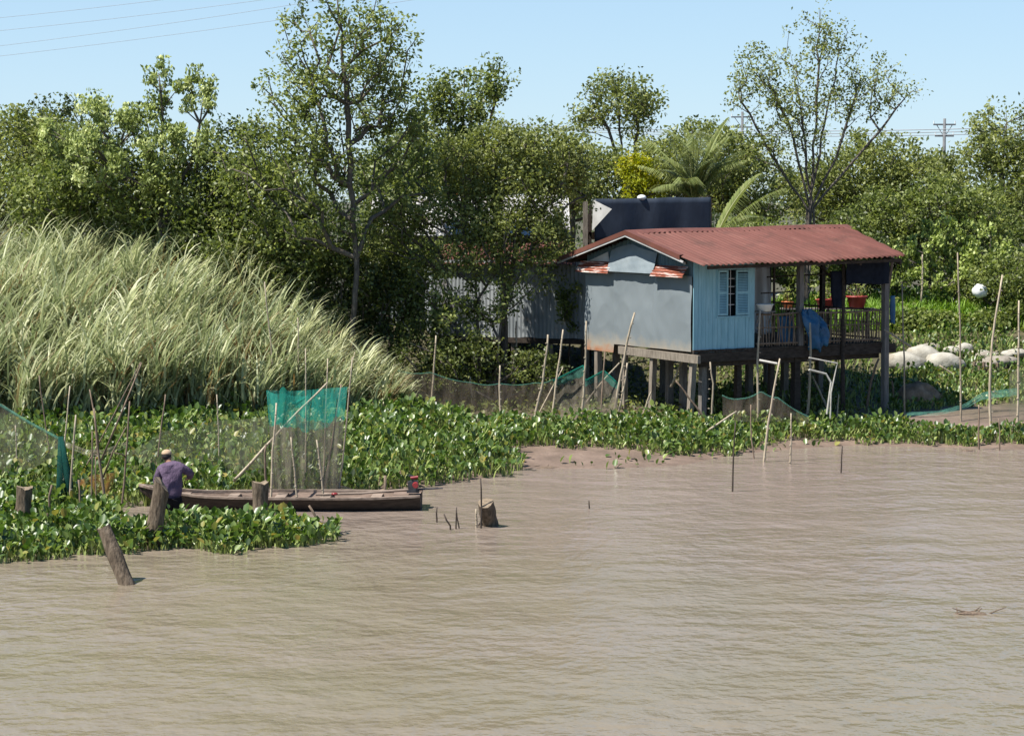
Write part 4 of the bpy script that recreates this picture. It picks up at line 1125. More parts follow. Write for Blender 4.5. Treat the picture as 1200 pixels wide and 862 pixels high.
mb = MB(); r0, r1 = P(690, 268, 65.6), P(836, 268, 66.6)
mb.grid(lambda a, b: r0 + (r1 - r0) * a + np.array([0, .1 + 3.2 * b, -.1 - .3 * b + .015 * math.sin(a * 26 * 6.283)]), 160, 3)
reb(mb, sh0).build('roof', M['roof'], sh, smooth=True)
c = P(752, 234, 66)
root = empty('lamp_bowl', c, 'small pale round bowl lamp perched on top of the navy screen', 'lamp')
mb = MB(); mb.sphere((0, 0, .06), (.15, .15, .10), fn=lambda q: 1 if q[2] > -.2 else .9); mb.build('dome', M['white_plastic'], root, smooth=True)
mb = MB(); mb.tube([(0, 0, -.12), (0, 0, .05)], .05, 8); mb.build('socket', M['metal_dark'], root)

# ------------------------------------------------------------------ power poles and lines
def power_pole(label, px, py, d, seed):
    top = P(px, py, d); z0 = gz(top[0], d)
    root = empty('power_pole', (top[0], d, z0), label, 'power pole', 'power poles far behind the trees')
    h = top[2] - z0; k = d / F
    mb = MB(); mb.tube([(0, 0, -.3), (0, 0, h)], [.24, .13], 8); mb.build('pole', M['concrete'], root, smooth=True)
    for dz, w in ((.55, 13), (1.6, 11)):
        mb = MB(); mb.beam((-w * k, 0, h - dz), (w * k, 0, h - dz), .12, .14); mb.build('crossarm', M['concrete'], root)
        for sx in (-.95, 0, .95):
            mb = MB(); mb.tube([(sx * w * k, 0, h - dz + .05), (sx * w * k, 0, h - dz + .35)], [.06, .035], 6); mb.build('insulator', M['white_plastic'], root)
    for sx in (-1, 1):
        mb = MB(); mb.beam((sx * 9 * k, 0, h - .6), (0, 0, h - 1.7), .06, .06); mb.build('brace', M['concrete'], root)
    return root
power_pole('grey power pole with crossarms above the trees past the sparse tree', 1107, 139, 190, 1)
power_pole('grey power pole half hidden by the sparse tree beside the palm', 870, 131, 215, 2)
def wire(label, p, q, sag, r, group):
    p, q = np.asarray(p, float), np.asarray(q, float); org = (p + q) / 2
    mb = MB(); mb.tube([p + (q - p) * t - np.array([0, 0, sag * 4 * t * (1 - t)]) - org for t in np.linspace(0, 1, 26)], r, 5)
    o_ = mb.build('power_line', M['wire'], None, smooth=True); o_.location = org
    tag(o_, label, 'power line', group)
g_ = 'power lines crossing the upper corner of the sky'
for a, b, lb in (((-300, 42), (420, -32), 'topmost thin power line crossing the corner of the sky'), ((-300, 58), (460, -22), 'second power line from the top in the corner of the sky'),
                 ((-300, 84), (520, -24), 'third power line from the top in the corner of the sky'), ((-300, 95), (620, -22), 'lowest power line crossing the corner of the sky above the dark tree')):
    wire(lb, P(a[0], a[1], 135), P(b[0], b[1], 112), .5, .011, g_)
g_ = 'power lines between the poles'
for dx, dy, lb in ((-13, 143, 'power line strung between the far poles, highest of the three'), (0, 146, 'middle power line strung between the far poles'), (13, 149, 'lowest power line strung between the far poles')):
    wire(lb, P(480 + dx, dy - 8, 260), P(1320 + dx, dy + 2, 165), 1.2, .04, g_)

# ------------------------------------------------------------------ sacks, heap, retaining stakes, rubbish on the bank
def sack(label, px, py, wpx, hpx, d, mat, seed, rz=0.0, flat=1.0):
    rng = np.random.default_rng(seed)
    c = on_ground(px, py + hpx * .85); k = c[1] / F; a, hgt = wpx * k, hpx * k
    org = c - np.array([0, 0, .05])
    mb = MB()
    def f(q): return 1 + .10 * vnoise(q[0] * 2.2 + seed, q[1] * 2.2 + q[2] * 2, seed) + .10 * (abs(q[0]) > .75)
    mb.sphere((0, 0, hgt), (a, a * .62, hgt), 20, 12, fn=f)
    Rz = np.array(Matrix.Rotation(rz, 3, 'Y'))
    mb.v = [tuple(Rz @ np.array(v)) for v in mb.v]
    o_ = mb.build('sack', M[mat], None, smooth=True); o_.location = org
    tag(o_, label, 'sack', 'filled sacks dumped on the bank')
sd = 65.0
sack('big white sack nearest the house end, slumped on the stakes', 1060, 427, 22, 15, sd, 'sack', 1, .15)
sack('big white sack lying just behind the one nearest the house', 1081, 419, 22, 14, sd + .7, 'sack', 2, .2)
sack('bulging white sack at the far end of the three big ones', 1106, 426, 22, 13, sd, 'sack', 3, .12)
sack('small pale sack with a torn pinkish top behind the big sacks', 1090, 407, 16, 6, sd + 2.0, 'sack_grey', 4)
sack('white sack lying by the tall stake on the bank', 1118, 411, 13, 6, sd + 1.8, 'sack', 5, .1)
sack('white sack with a knotted peak behind the tall stake', 1132, 409, 10, 8, sd + 1.6, 'sack', 6, -.3)
sack('long thin white sack right below the twiggy bush', 1148, 414, 13, 5, sd + 1.5, 'sack', 7)
sack('grey sack lying flat in the middle of the farther pile', 1160, 417, 17, 6, sd, 'sack_grey', 10, .06)
sack('pale half empty sack at the very end of the pile by the picture edge', 1190, 414, 16, 6, sd, 'sack', 11, -.06)
sack('small white sack wedged between the bulging one and the tall stake', 1117, 424, 9, 8, sd, 'sack', 12, .1)
sack('dull grey brown sack farthest along the bank', 1170, 424, 22, 8, sd + .6, 'sack_grey', 8, -.05)
sack('small dull sack between the grey brown sack and the thin white one', 1150, 428, 14, 5, sd + .1, 'sack_grey', 9, .05)
c = on_ground(1080, 474); k = c[1] / F
mb = MB(); mb.sphere((0, 0, 0), (36 * k, 24 * k, 26 * k), 26, 14, fn=lambda q: 1 + .13 * vnoise(q[0] * 4, q[1] * 4 + q[2] * 3, 3) + .08 * vnoise(q[0] * 9, q[2] * 9, 5) - .28 * max(0, q[0] + .1))
o = mb.build('earth_heap', M['earth'], None, smooth=True); o.location = c
tag(o, 'lumpy brown heap of dried earth on the mud behind the teal net', 'earth heap')
rw = empty('stake_revetment', (*P(1110, 440, 64.4)[:2], 1.0), 'row of short dark stakes holding the bank below the white sacks', 'stake row')
r0 = np.array(rw.location)
for i, px in enumerate(np.arange(1056, 1196, 7.5)):
    p = P(px + hr.uniform(-2, 2), 440, 64.3 + hr.uniform(-.2, .2)); zb = gz(p[0], p[1]) - .2; zt = 1.32 + hr.uniform(-.15, .16)
    mb = MB(); mb.tube([np.array([p[0], p[1], zb]) - r0, np.array([p[0] + hr.normal() * .04, p[1], zt]) - r0], .055, 6); mb.build('stake', M['twig'], rw)
mb = MB(); mb.beam(np.array(P(1050, 434, 64.6)) * [1, 1, 0] + [0, 0, 1.0] - r0, np.array(P(1200, 434, 64.8)) * [1, 1, 0] + [0, 0, 1.0] - r0, .06, .5); mb.build('board', M['dark_wood'], rw)
c = P(1148, 341, 69.4)
mb = MB(); mb.sphere((0, 0, 0), (.26, .24, .24), 16, 10, fn=lambda q: 1 + .12 * vnoise(q[0] * 4, q[2] * 4 + q[1] * 3, 2) + .05 * vnoise(q[0] * 11, q[2] * 9, 5))
o = mb.build('plastic_bag', M['white_plastic'], None, smooth=True); o.location = c
tag(o, 'round white plastic bag caught in the twigs of the bush above the sacks', 'bag')
# white pipe frames standing in the creepers
def pipe(name, label, pts, r, cat='pipe', group=None, mat='pvc'):
    pts = [np.asarray(p, float) for p in pts]; org = pts[0].copy()
    mb = MB(); mb.tube([p - org for p in pts], r, 8); o_ = mb.build(name, M[mat], None, smooth=False); o_.location = org
    return tag(o_, label, cat, group)
gp = 'white plastic pipes under the veranda'
pipe('plastic_pipe', 'short white pipe lashed level between two stakes under the window', [P(890, 422, 54.6), P(911, 426, 54.4)], .032, group=gp)
pipe('plastic_pipe', 'white pipe bent down at a square corner below the blue tarp', [P(948, 419, 55.4), P(981, 425.5, 55.6), P(974, 460, 55.6), P(973, 490, 55.6)], .022, group=gp)
pipe('plastic_pipe', 'thick pale pipe with a bent elbow inside the square one', [P(948, 433, 55.6), P(968, 438, 55.8), P(974, 448, 55.8), P(969, 485, 55.8)], .03, group=gp)

# ------------------------------------------------------------------ stakes and poles
STG = 'thin stakes standing along the shore'
def stake(label, bx, by, tx, ty, w, mat='bamboo', d=None, dt=0.0, kink=0.5, sub=.35, forks=(), cat='stake', name='bamboo_stake', d_is=None, group=STG):
    """base pixel on bank or water, top pixel; w thickness in photo pixels"""
    if d is None:
        b = on_ground(bx, by)
    else:
        b = P(bx, by, d)
    t = P(tx, ty, b[1] + dt)
    k = b[1] / F
    r = w * k / 2 * .85
    rng = np.random.default_rng(int(bx * 7 + by))
    dirv = (t - b) / np.linalg.norm(t - b)
    n = 7; bend = rng.normal()
    pts = [b - dirv * sub]
    for i in range(n + 1):
        f = i / n
        pts.append(b + (t - b) * f + np.array([1, .3, 0]) * rng.normal() * r * .5 * kink * (0 < i < n) + np.array([1, 0, 0]) * r * 1.6 * kink * math.sin(f * 3.1) * bend)
    org = b.copy()
    tv = rng.uniform(.2, .9)
    mb = MB(); mb.tube([p - org for p in pts], [r * (1.12 - .45 * i / (n + 1)) for i in range(n + 2)], 7, t=tv)
    if mat == 'bamboo':
        for f in np.arange(.12, 1, .13):
            q = b + (t - b) * f - org; mb.tube([q - dirv * .012, q + dirv * .012], r * (1.2 - .45 * f), 7, t=tv * .8)
    for f, fx, fy, fw in forks:
        q = b + (t - b) * f
        e = P(fx, fy, b[1] + rng.uniform(-.3, .3)); m_ = (q + e) / 2 + rng.normal(size=3) * .03
        mb.tube([q - org, m_ - org, e - org], [fw * k / 2, fw * k * .42, fw * k * .3], 6, t=tv)
    o_ = mb.build(name, M[mat], None, smooth=True); o_.location = org
    return tag(o_, label, cat, group)

S = stake
# by the raft and the net, far side of the picture from the house
S('straight pale stake standing beside the twisted dark green net', 80, 606, 89, 486, 3.6)
S('dark forked branch rising between the orange net scrap and the purple shirt', 131, 612, 110, 478, 4.5, 'twig', forks=((.62, 166, 425, 2.6), (.75, 105, 456, 2.4), (.5, 148, 500, 2.2)), name='forked_branch', cat='branch')
S('thin dark stake just in front of the orange net scrap', 105, 604, 108, 505, 2.6, 'twig')
S('thin dark stake at the far side of the orange net scrap', 113, 602, 112, 535, 2.2, 'twig')
S('dark branching stake between forked branch and the raised bow of the boat', 138, 606, 152, 470, 3.2, 'twig', forks=((.6, 133, 530, 2),), name='forked_branch', cat='branch')
S('broken stub with a knot in the raft between the short post and the green net', 57, 632, 61, 568, 4.6, 'twig', kink=1.2)
S('leaning brown stub at the foot of the twisted green net', 99, 615, 92, 562, 3.6, 'twig')
S('thin stake inside the drooping green net at the picture edge', 22, 575, 18, 498, 2.4)
S('weathered stake under the end of the drooping net', 70, 570, 82, 452, 2.6, 'bamboo')
S('dark leaning stake where the reeds meet the drooping net', 62, 560, 46, 440, 2.4, 'twig')
S('long slanting twig reaching up into the reeds from the green net', 88, 570, 165, 424, 2.2, 'twig')
S('thin grey stake just behind the cap of the person', 183, 560, 194, 462, 2.8, 'twig')
S('thin stake halfway along the faint net past the person', 257, 558, 254, 462, 2.4)
S('upright stake that carries the near corner of the turquoise net', 316, 592, 324, 472, 3.6)
S('short stake crossing low in front of the turquoise net', 350, 592, 341, 512, 3.0)
S('pale thin stake low against the far half of the turquoise net', 382, 594, 371, 515, 3.2)
S('dark stake running up inside the far half of the turquoise net', 378, 582, 400, 450, 3.6, 'twig')
S('tall stake at the far edge of the turquoise net', 395, 586, 413, 418, 2.6)
S('thin tall stake rising through the middle of the turquoise net', 358, 580, 358, 408, 2.2)
S('tall hair-thin stake rising out of the turquoise net beside the middle one', 378, 582, 384, 420, 2.2)
S('tall thin stake standing in the reeds above the turquoise net', 326, 490, 310, 330, 2.4)
S('thin stake in the reeds above the middle of the turquoise net', 352, 490, 349, 372, 2.2)
S('leaning stake at the reed edge over the turquoise net', 402, 480, 416, 412, 2.4)
S('long pale pole slanting in front of the turquoise net down to the hyacinth', 281, 556, 384, 448, 4.0, d=44.4, dt=0, sub=.2)
S('short leaning stake lashed to the corner of the turquoise net', 316, 588, 312, 520, 4.0, 'twig', kink=1.2)
# middle, along the fence net
S('long stake leaning toward the house just past the end of the reeds', 462, 470, 481, 379, 3.0)
S('stake crossing behind the leaning one, tipped toward the reeds', 527, 470, 487, 392, 3.2)
S('straight stake standing where two leaning stakes cross by the low net', 505, 484, 511, 393, 3.2)
S('short pale pole lying aslant on the hyacinth at the reed edge', 497, 470, 474, 442, 3.6)
S('short stake in the low brown net, first past the crossed stakes', 553, 480, 551, 441, 2.8)
S('thin pale stake in the middle of the low brown net', 587, 492, 586, 428, 3.2)
S('stake against the corrugated wall above the low brown net', 598, 470, 605, 376, 3.2, kink=1)
S('crooked pale stake just before the green edged net', 626, 494, 642, 392, 3.8, kink=1.2)
S('thin stake leaning beside the crooked pale one', 629, 490, 660, 430, 2.4)
S('pale stake at the near edge of the green edged net', 647, 494, 660, 386, 3.4)
S('tall stake at the peak of the green edged net', 682, 496, 687, 376, 3.6)
S('short thin stake in the green edged net beside the first stilt', 700, 470, 701, 396, 2.2)
S('thin stake inside the green edged net under the tin gable', 703, 494, 709, 412, 2.8, 'twig')
S('long pale pole leaning up onto the tin gable', 719, 494, 744, 366, 4.2)
S('second pole bundled beside the long one leaning on the tin gable', 722, 494, 735, 425, 3.2)
S('slanting pole across the green edged net below the gable', 688, 470, 726, 425, 3.0, d=56.4)
S('short leaning stake between the first two stilts', 751, 496, 763, 459, 3.4)
S('dark broken branch leaning against the corner stilt', 826, 490, 792, 446, 3.2, 'twig', d=54.6)
S('thin leaning strut up under the gable beam', 792, 440, 801, 420, 3.0, d=57.5)
S('crooked stake at the house corner below the window', 830, 512, 832, 424, 3.2, kink=1.3)
S('pale pole lying aslant over the shore hyacinth toward the water', 808, 519, 863, 482, 3.6, d=53.2, dt=.6, sub=.1)
S('whitish tall stake in front of the turquoise wall edge', 889, 503, 891, 362, 3.6)
S('leaning stake that carries the short white pipe', 894, 541, 914, 420, 3.6)
S('straight stake standing before the blue tarp', 945, 500, 949, 378, 4.0)
S('thin brown stake leaning among the white pipes', 972, 484, 952, 440, 3.4, 'bamboo')
S('thin upright stake between the pipes and the veranda pole', 981, 496, 983, 462, 2.4)
S('slim stake at the water edge below the straight one', 925, 544, 927, 484, 2.8)
S('stake in open water farthest out from the mud', 858, 576, 862, 494, 2.6, 'twig_wet')
S('short stake on the mud below the leaning pipe stake', 884, 537, 880, 474, 2.2, 'twig')
S('lone short stake in the shallow water in front of the veranda', 985, 554, 987, 522, 2.4, 'twig_wet')
S('tallest straight stake in front of the white sacks', 1126, 494, 1122, 296, 2.8)
S('crooked tall stake past the white sacks with a bend near its top', 1161, 504, 1175, 322, 3.8, kink=1.4)
S('thin stake between the house end and the white sacks', 1060, 486, 1057, 332, 2.6)
S('thin tall stake holding the net at the picture edge', 1192, 505, 1194, 352, 3.4)
S('dark stake standing in the shore hyacinth below the earth heap', 1147, 527, 1147, 474, 2.8, 'twig')
S('short thin stake at the shore hyacinth edge, farthest along', 1171, 528, 1170, 490, 2.2, 'twig')
S('bare stake on the grassy dyke above the sacks', 1080, 345, 1081, 298, 2.6, d=70.5)
S('pale bamboo pole slanting down from the veranda end', 1064, 404, 1036, 386, 3.0, d=58.6, sub=.1)
S('pole lying aslant over the stakes below the bulging sack', 1140, 455, 1101, 428, 3.4, d=63.8, sub=.1)
S('short stump stake beside the brown earth heap', 1047, 476, 1045, 446, 4.0, 'twig')
S('split bamboo lying aslant at the foot of the edge net', 1183, 512, 1198, 494, 4.0, d=56.5, sub=.05)
S('dark prop leaning against the veranda corner post', 1016, 480, 1030, 420, 4.2, 'twig')
S('small dark stick standing alone in the open river', 692, 596, 690, 586, 2.6, 'twig_wet', name='stick', cat='stick')
g2 = 'broken stubs around the cut log'
S('first broken stub from the boat end in the river', 512, 612, 512, 594, 3.0, 'twig_wet', group=g2, name='broken_stub', cat='stub')
S('crooked second stub from the boat end', 522, 621, 520, 602, 3.2, 'twig_wet', kink=1.6, group=g2, name='broken_stub', cat='stub')
S('third stub from the boat end, upright beside a leaning one', 535, 620, 535, 594, 2.6, 'twig_wet', group=g2, name='broken_stub', cat='stub')
S('stub leaning away from the upright one', 541, 619, 535, 600, 2.6, 'twig_wet', group=g2, name='broken_stub', cat='stub')
S('pale split stub right beside the cut log', 559, 618, 558, 596, 4.0, 'bamboo', group=g2, name='broken_stub', cat='stub')
S('dark stick slanting from the stubs up to the cut log', 540, 616, 570, 602, 3.0, 'twig_wet', group=g2, name='broken_stub', cat='stub')
S('tall dark stick standing against the cut log', 563, 619, 563, 560, 3.0, 'twig_wet', group=g2, name='broken_stub', cat='stub')
S('dark prop leaning into the raft near the boat stern', 391, 622, 362, 592, 4.6, 'twig')

# thick posts
def post(label, bx, by, tx, ty, w, d=None, lean_d=0.0, slant=0.0, jag=1.0, seed=1, name='wooden_post', taper=.95):
    b = G(bx, by, 0) if d is None else P(bx, by, d)
    t = P(tx, ty, b[1] + lean_d); k = b[1] / F; r = w * k / 2
    rng = np.random.default_rng(seed); dv = (t - b) / np.linalg.norm(t - b); org = b.copy()
    root = empty(name, org, label, 'post', 'thick wooden posts in the water')
    mb = MB(); N = 14; n = 12
    a = np.cross(dv, [0, 1, 0]); a /= np.linalg.norm(a); c = np.cross(dv, a)
    L = np.linalg.norm(t - b); V = []
    ph = rng.uniform(0, 6.28, 4)
    for i in range(n + 1):
        f = -.25 + 1.25 * i / n
        for kx in range(N):
            w_ = 2 * math.pi * kx / N
            rr = r * (1.05 - (1 - taper) * f) * (1 + .06 * math.sin(3 * w_ + ph[0]) + .05 * math.sin(5 * w_ + ph[1] + f * 2) + .05 * math.sin(f * 9 + ph[2]))
            s = slant * r * math.cos(w_) * max(0, f) ** 3 + (jag * r * .16 * (math.sin(2 * w_ + ph[3]) + math.sin(5 * w_ + ph[0]) * .6) if i == n else 0)
            V.append(dv * (L * f + s) + (a * math.cos(w_) + c * math.sin(w_)) * rr)
    mb.add(V, [(i*N+q, i*N+(q+1) % N, (i+1)*N+(q+1) % N, (i+1)*N+q) for i in range(n) for q in range(N)])
    mb.build('trunk', M['wood_post'], root, smooth=True)
    mb = MB(); top = V[-N:]; cen = np.mean(top, 0)
    mb.add([cen + dv * .004] + [q + dv * .004 for q in top], [(0, 1 + i, 1 + (i + 1) % N) for i in range(N)])
    mb.build('cut_end', M['wood_cut'], root)
post('short round post standing in the raft at the picture edge', 26, 622, 29, 571, 18, seed=2)
post('leaning grey post with a slanted top in front of the person', 178, 640, 190, 568, 19, seed=3, slant=.9)
post('flat topped post in the raft in front of the boat', 305, 612, 305, 565, 18, seed=4)
post('slanting weathered post standing alone in the open water', 148, 684, 122, 618, 17, seed=5, lean_d=.3)
post('cut log tilted in the water with its sawn face showing', 574, 615, 569, 589, 19, seed=6, lean_d=-.30, jag=.2)

# ------------------------------------------------------------------ fishing nets
def net(name, label, top, bot, mat, d_top=None, nseg=60, rows=24, folds=.05, freq=9, sag=0.0, rope=None, seed=1, parent=None, sheets=None, thick_rope=.02, scallop=0):
    """top / bot: lists of world points (same count) for the upper and lower edge"""
    top = [np.asarray(p, float) for p in top]; bot = [np.asarray(p, float) for p in bot]
    cum = np.concatenate([[0], np.cumsum([np.linalg.norm(b - a) for a, b in zip(top[:-1], top[1:])])]); cum /= cum[-1]
    def ev(pts, a): return np.array([np.interp(a, cum, [p[i] for p in pts]) for i in range(3)])
    org = top[0].copy(); org[2] = min(p[2] for p in bot)
    def fn(a, b):
        p, q = ev(top, a), ev(bot, a)
        # sag of the upper edge between its holding points
        i = np.clip(np.searchsorted(cum, a) - 1, 0, len(cum) - 2); f = (a - cum[i]) / (cum[i+1] - cum[i])
        p = p - np.array([0, 0, sag * 4 * f * (1 - f)])
        r = p + (q - p) * b
        w = folds * (.25 + .75 * b)
        return r + np.array([.4 * w * vnoise(a * freq * 1.3, b * 2, seed + 3), w * (math.sin(a * freq * 6.28 + 1.5 * vnoise(a * 5, b * 2, seed)) * .6 + vnoise(a * freq, b * 4, seed + 1) * .7), 0]) - org
    root = empty(name, org, label, 'fishing net') if parent is None else parent
    if sheets is None: sheets = [('net_sheet', 0, 1, mat)]
    for nm, b0, b1, mt in sheets:
        mb = MB(); ed = lambda a, q: q + (.05 * vnoise(a * 9, 2, seed) + .03 * vnoise(a * 25, 1, seed) if 0 < q < 1 else 0)
        mb.grid(lambda a, b: fn(a, ed(a, b0) + (ed(a, b1) - ed(a, b0)) * b), nseg, max(3, int(rows * (b1 - b0)))); mb.build(nm, M[mt], root, smooth=True)
    if rope:
        mb = MB(); mb.tube([fn(a, 0) for a in np.linspace(0, 1, nseg // 2)], thick_rope, 5); mb.build('edge_rope', M[rope], root, smooth=True)
    return root, fn
D = 44.0
# turquoise standing net: a box of netting hung from stakes
top = [P(312, 457, 44.3), P(334, 460, 44.0), P(360, 463, 43.8), P(407, 453, 44.3)]
bot = [P(322, 588, 44.1), P(336, 590, 43.9), P(356, 594, 43.9), P(396, 586, 44.3)]
root, _ = net('standing_net', 'tall fishing net with turquoise top band hung on stakes by the boat', top, bot, None, folds=.11, freq=5, sag=.05, seed=4,
    sheets=[('top_band', 0, .30, 'net_green'), ('net_wall', .30, 1, 'net_brown')])
rb = np.array(root.location)
top = [P(312, 457, 44.31), P(345, 458, 45.4), P(407, 453, 44.31)]; bot = [P(322, 588, 44.1), P(352, 575, 45.2), P(398, 582, 44.4)]
cum_root = root
r2, _ = net('x', None, top, bot, None, folds=.12, freq=5, seed=8, sheets=[('top_band', 0, .30, 'net_green'), ('net_wall', .30, 1, 'net_brown')])
for ch in list(r2.children):
    ch.parent = root; ch.location = np.array(r2.location) - rb
bpy.data.objects.remove(r2)
mb = MB(); mb.grid(lambda a, b: P(331 + 14 * (a - .5) * (1 - .35 * b) + (4 * (1 - b) if True else 0), 456 + 42 * b - 3 * math.sin(a * 6), 43.75 - .12 * math.sin(a * 3.14)) - rb, 12, 12)
mb.grid(lambda a, b: P(338 + 20 * a, 478 - 12 * a + 10 * (b - .5) * (1 - a * .8), 43.78 - .06 * math.sin(b * 3.14)) - rb, 10, 6)
mb.build('bunched_fold', M['net_edge'], root, smooth=True)
mb = MB(); mb.sphere(P(402, 580, 44.3) - rb, (.28, .25, .2), 18, 10, fn=lambda q: 1 + .15 * vnoise(q[0] * 4, q[2] * 4, 2)); mb.build('gathered_foot', M['net_brown'], root, smooth=True)
# faint net running from the turquoise one behind the person
net('long_net', 'faint brown net stretched low behind the person to the turquoise net', [P(150, 530, 46.2), P(190, 505, 46.0), P(256, 492, 45.8), P(314, 487, 44.8)],
    [P(150, 565, 46), P(190, 562, 45.9), P(256, 562, 45.7), P(316, 575, 44.6)], 'net_faint', folds=.05, freq=5, sag=.03, seed=11)
net('drooping_net', 'greenish net drooping from the picture edge down to a twisted bundle', [P(-60, 440, 45.5), P(0, 474, 45.2), P(40, 498, 44.9), P(70, 514, 44.6)],
    [P(-60, 560, 44.9), P(0, 556, 44.8), P(40, 548, 44.6), P(72, 530, 44.5)], 'net_faint', folds=.06, freq=4, rope='net_teal', seed=12, thick_rope=.035)
net('gathered_net', 'brown net gathered in a thin swag between dark branches', [P(72, 515, 44.4), P(100, 526, 44.3), P(120, 527, 44.3), P(150, 516, 44.5)],
    [P(72, 522, 44.35), P(100, 533, 44.25), P(120, 534, 44.25), P(150, 524, 44.45)], 'net_brown', folds=.05, freq=5, seed=13)
b0 = G(76, 600)
mb = MB(); c0 = P(70, 512, b0[1] + 2.2)
for i, (dx, r_) in enumerate(((-.05, .10), (.04, .09), (0, .08))):
    mb.tube([P(70 + 1.5 * i, 512, 42.6) - b0, P(72 + 2 * i, 535, 42.3) - b0 + [dx * .3, 0, 0], P(75 + 3 * i, 560, 42) - b0 + [dx, -.02 * i, 0], P(75 + 5 * i, 598, b0[1]) - b0 + [dx * 1.5, 0, -.1]], [.03, r_ * .7, r_, r_ * 1.2], 9)
o = mb.build('twisted_net', M['net_dark'], None, smooth=True); o.location = b0
tag(o, 'dark green net twisted into an upright bundle beside the straight pale stake', 'fishing net')
net('net_scrap', 'torn orange net scrap tied between thin dark stakes', [P(92, 563, 42.8), P(110, 556, 42.7), P(137, 553, 42.8)], [P(98, 585, 42.7), P(113, 602, 42.6), P(120, 596, 42.7)], 'net_orange', folds=.05, freq=2, seed=14)
# low brown net fence in front of the bushes
pts = [(466, 434), (505, 436), (553, 448), (586, 449), (627, 448), (648, 444)]
net('fence_net', 'long low brown net fence behind the hyacinth from the reeds to the green edged net', [P(a, b, 57.6 - .6 * i / 5) for i, (a, b) in enumerate(pts)],
    [P(a, b, 57.4 - .6 * i / 5) for i, (a, b) in enumerate([(470, 478), (505, 486), (553, 492), (586, 494), (627, 497), (648, 497)])], 'net_fence', folds=.07, freq=8, sag=.06, rope='net_teal', seed=15, thick_rope=.014)
net('peaked_net', 'brown net box with a dark green peaked edge under the tin gable corner', [P(648, 446, 56.0), P(684, 428, 56.4), P(686, 446, 55.7), P(708, 434, 56.2), P(727, 452, 55.9)],
    [P(649, 497, 55.8), P(676, 498, 55.6), P(690, 498, 55.5), P(708, 498, 55.6), P(722, 497, 55.6)], None, folds=.06, freq=6, rope='net_edge', seed=16, thick_rope=.025,
    sheets=[('green_edge', 0, .16, 'net_teal'), ('net_wall', .16, 1, 'net_brown')])
net('slung_net', 'dark net slung in a deep curve under the house between the stilts', [P(846, 463, 55.0), P(868, 467, 54.9), P(892, 458, 54.8), P(912, 466, 54.7), P(948, 488, 54.6)],
    [P(848, 492, 54.8), P(868, 494, 54.7), P(892, 494, 54.6), P(912, 494, 54.6), P(948, 496, 54.5)], 'net_fence', folds=.07, freq=4, rope='net_teal', sag=.05, seed=17, thick_rope=.02)
net('teal_net', 'thin teal net sagging along the mud below the sacks', [P(1062, 484, 58), P(1100, 482, 58), P(1130, 474, 58.3), P(1152, 460, 58.6), P(1192, 455, 58.8)],
    [P(1062, 487, 57.9), P(1100, 486, 57.9), P(1130, 479, 58.2), P(1152, 468, 58.4), P(1192, 463, 58.5)], 'net_teal', folds=.06, freq=5, rope='net_teal', seed=18, thick_rope=.02)
net('edge_net', 'upright greenish net hung on the stakes at the picture edge', [P(1183, 438, 57.5), P(1195, 430, 57.3), P(1250, 426, 57.2)], [P(1182, 502, 57.1), P(1195, 505, 57), P(1250, 506, 57)], 'net_faint', folds=.06, freq=3, seed=19)

# ------------------------------------------------------------------ boat
BD = 42.4
bow, stern = P(163, 590, BD + .7), P(492, 590, BD)
B0 = np.array([(bow[0] + stern[0]) / 2, BD + .75, 0]); BL = stern[0] - bow[0]
boat = empty('wooden_boat', B0, 'long narrow wooden boat moored along the hyacinth', 'boat', rz=-.02)
def prof(t):                                            # t 0 bow .. 1 stern: half width, gunwale z, keel z
    w = .60 * (math.sin(min(t * 1.7, 1) * math.pi / 2) ** .75) * (1 - .30 * max(0, t - .75) / .25)
    g = .27 + .20 * max(0, (.28 - t) / .28) ** 1.7 + .03 * max(0, (t - .85) / .15)
    kz = -.15 + .50 * max(0, (.16 - t) / .16) ** 1.6
    return w + .02, g, kz
NS, NC = 44, 10
def hull_pt(i, j, inset=0.0):
    t = i / NS; w, g, kz = prof(t); s = j / NC * 2 - 1
    yy = s * (w - inset); f = abs(s)
    zz = kz + inset + (g - kz - inset) * f ** 3.2
    x = (t - .5) * BL
    if t == 1: x += 0
    return np.array([x, yy * (.86 + .14 * f), zz])
mb = MB()
mb.add([hull_pt(i, j) for i in range(NS + 1) for j in range(NC + 1)], [(i*(NC+1)+j, i*(NC+1)+j+1, (i+1)*(NC+1)+j+1, (i+1)*(NC+1)+j) for i in range(NS) for j in range(NC)])
mb.add([hull_pt(NS, j) for j in range(NC + 1)], [tuple(range(NC + 1))]); mb.add([hull_pt(0, j) for j in range(NC + 1)], [tuple(range(NC, -1, -1))])
mb.build('hull', M['boat'], boat, smooth=False)
mb = MB()
mb.add([hull_pt(i, j, .045) + [0, 0, .0] for i in range(1, NS) for j in range(NC + 1)], [(i*(NC+1)+j, (i+1)*(NC+1)+j, (i+1)*(NC+1)+j+1, i*(NC+1)+j+1) for i in range(NS - 2) for j in range(NC)])
mb.build('inside', M['boat_in'], boat)
mb = MB()
for s in (-1, 1):
    for i in range(NS):
        (w0_, g0, _), (w1_, g1, _) = prof(i / NS), prof((i + 1) / NS)
        mb.beam(((i/NS-.5)*BL, s*(w0_-.015), g0+.012), (((i+1)/NS-.5)*BL, s*(w1_-.015), g1+.012), .085, .045)
mb.build('gunwale', M['boat_top'], boat)
for t in (.16, .33, .5, .66, .84):
    w, g, _ = prof(t); mb = MB(); x = (t - .5) * BL
    mb.box((x - .11, -w + .06, g - .065), (x + .11, w - .06, g - .03)); mb.build('thwart', M['boat_top'], boat)
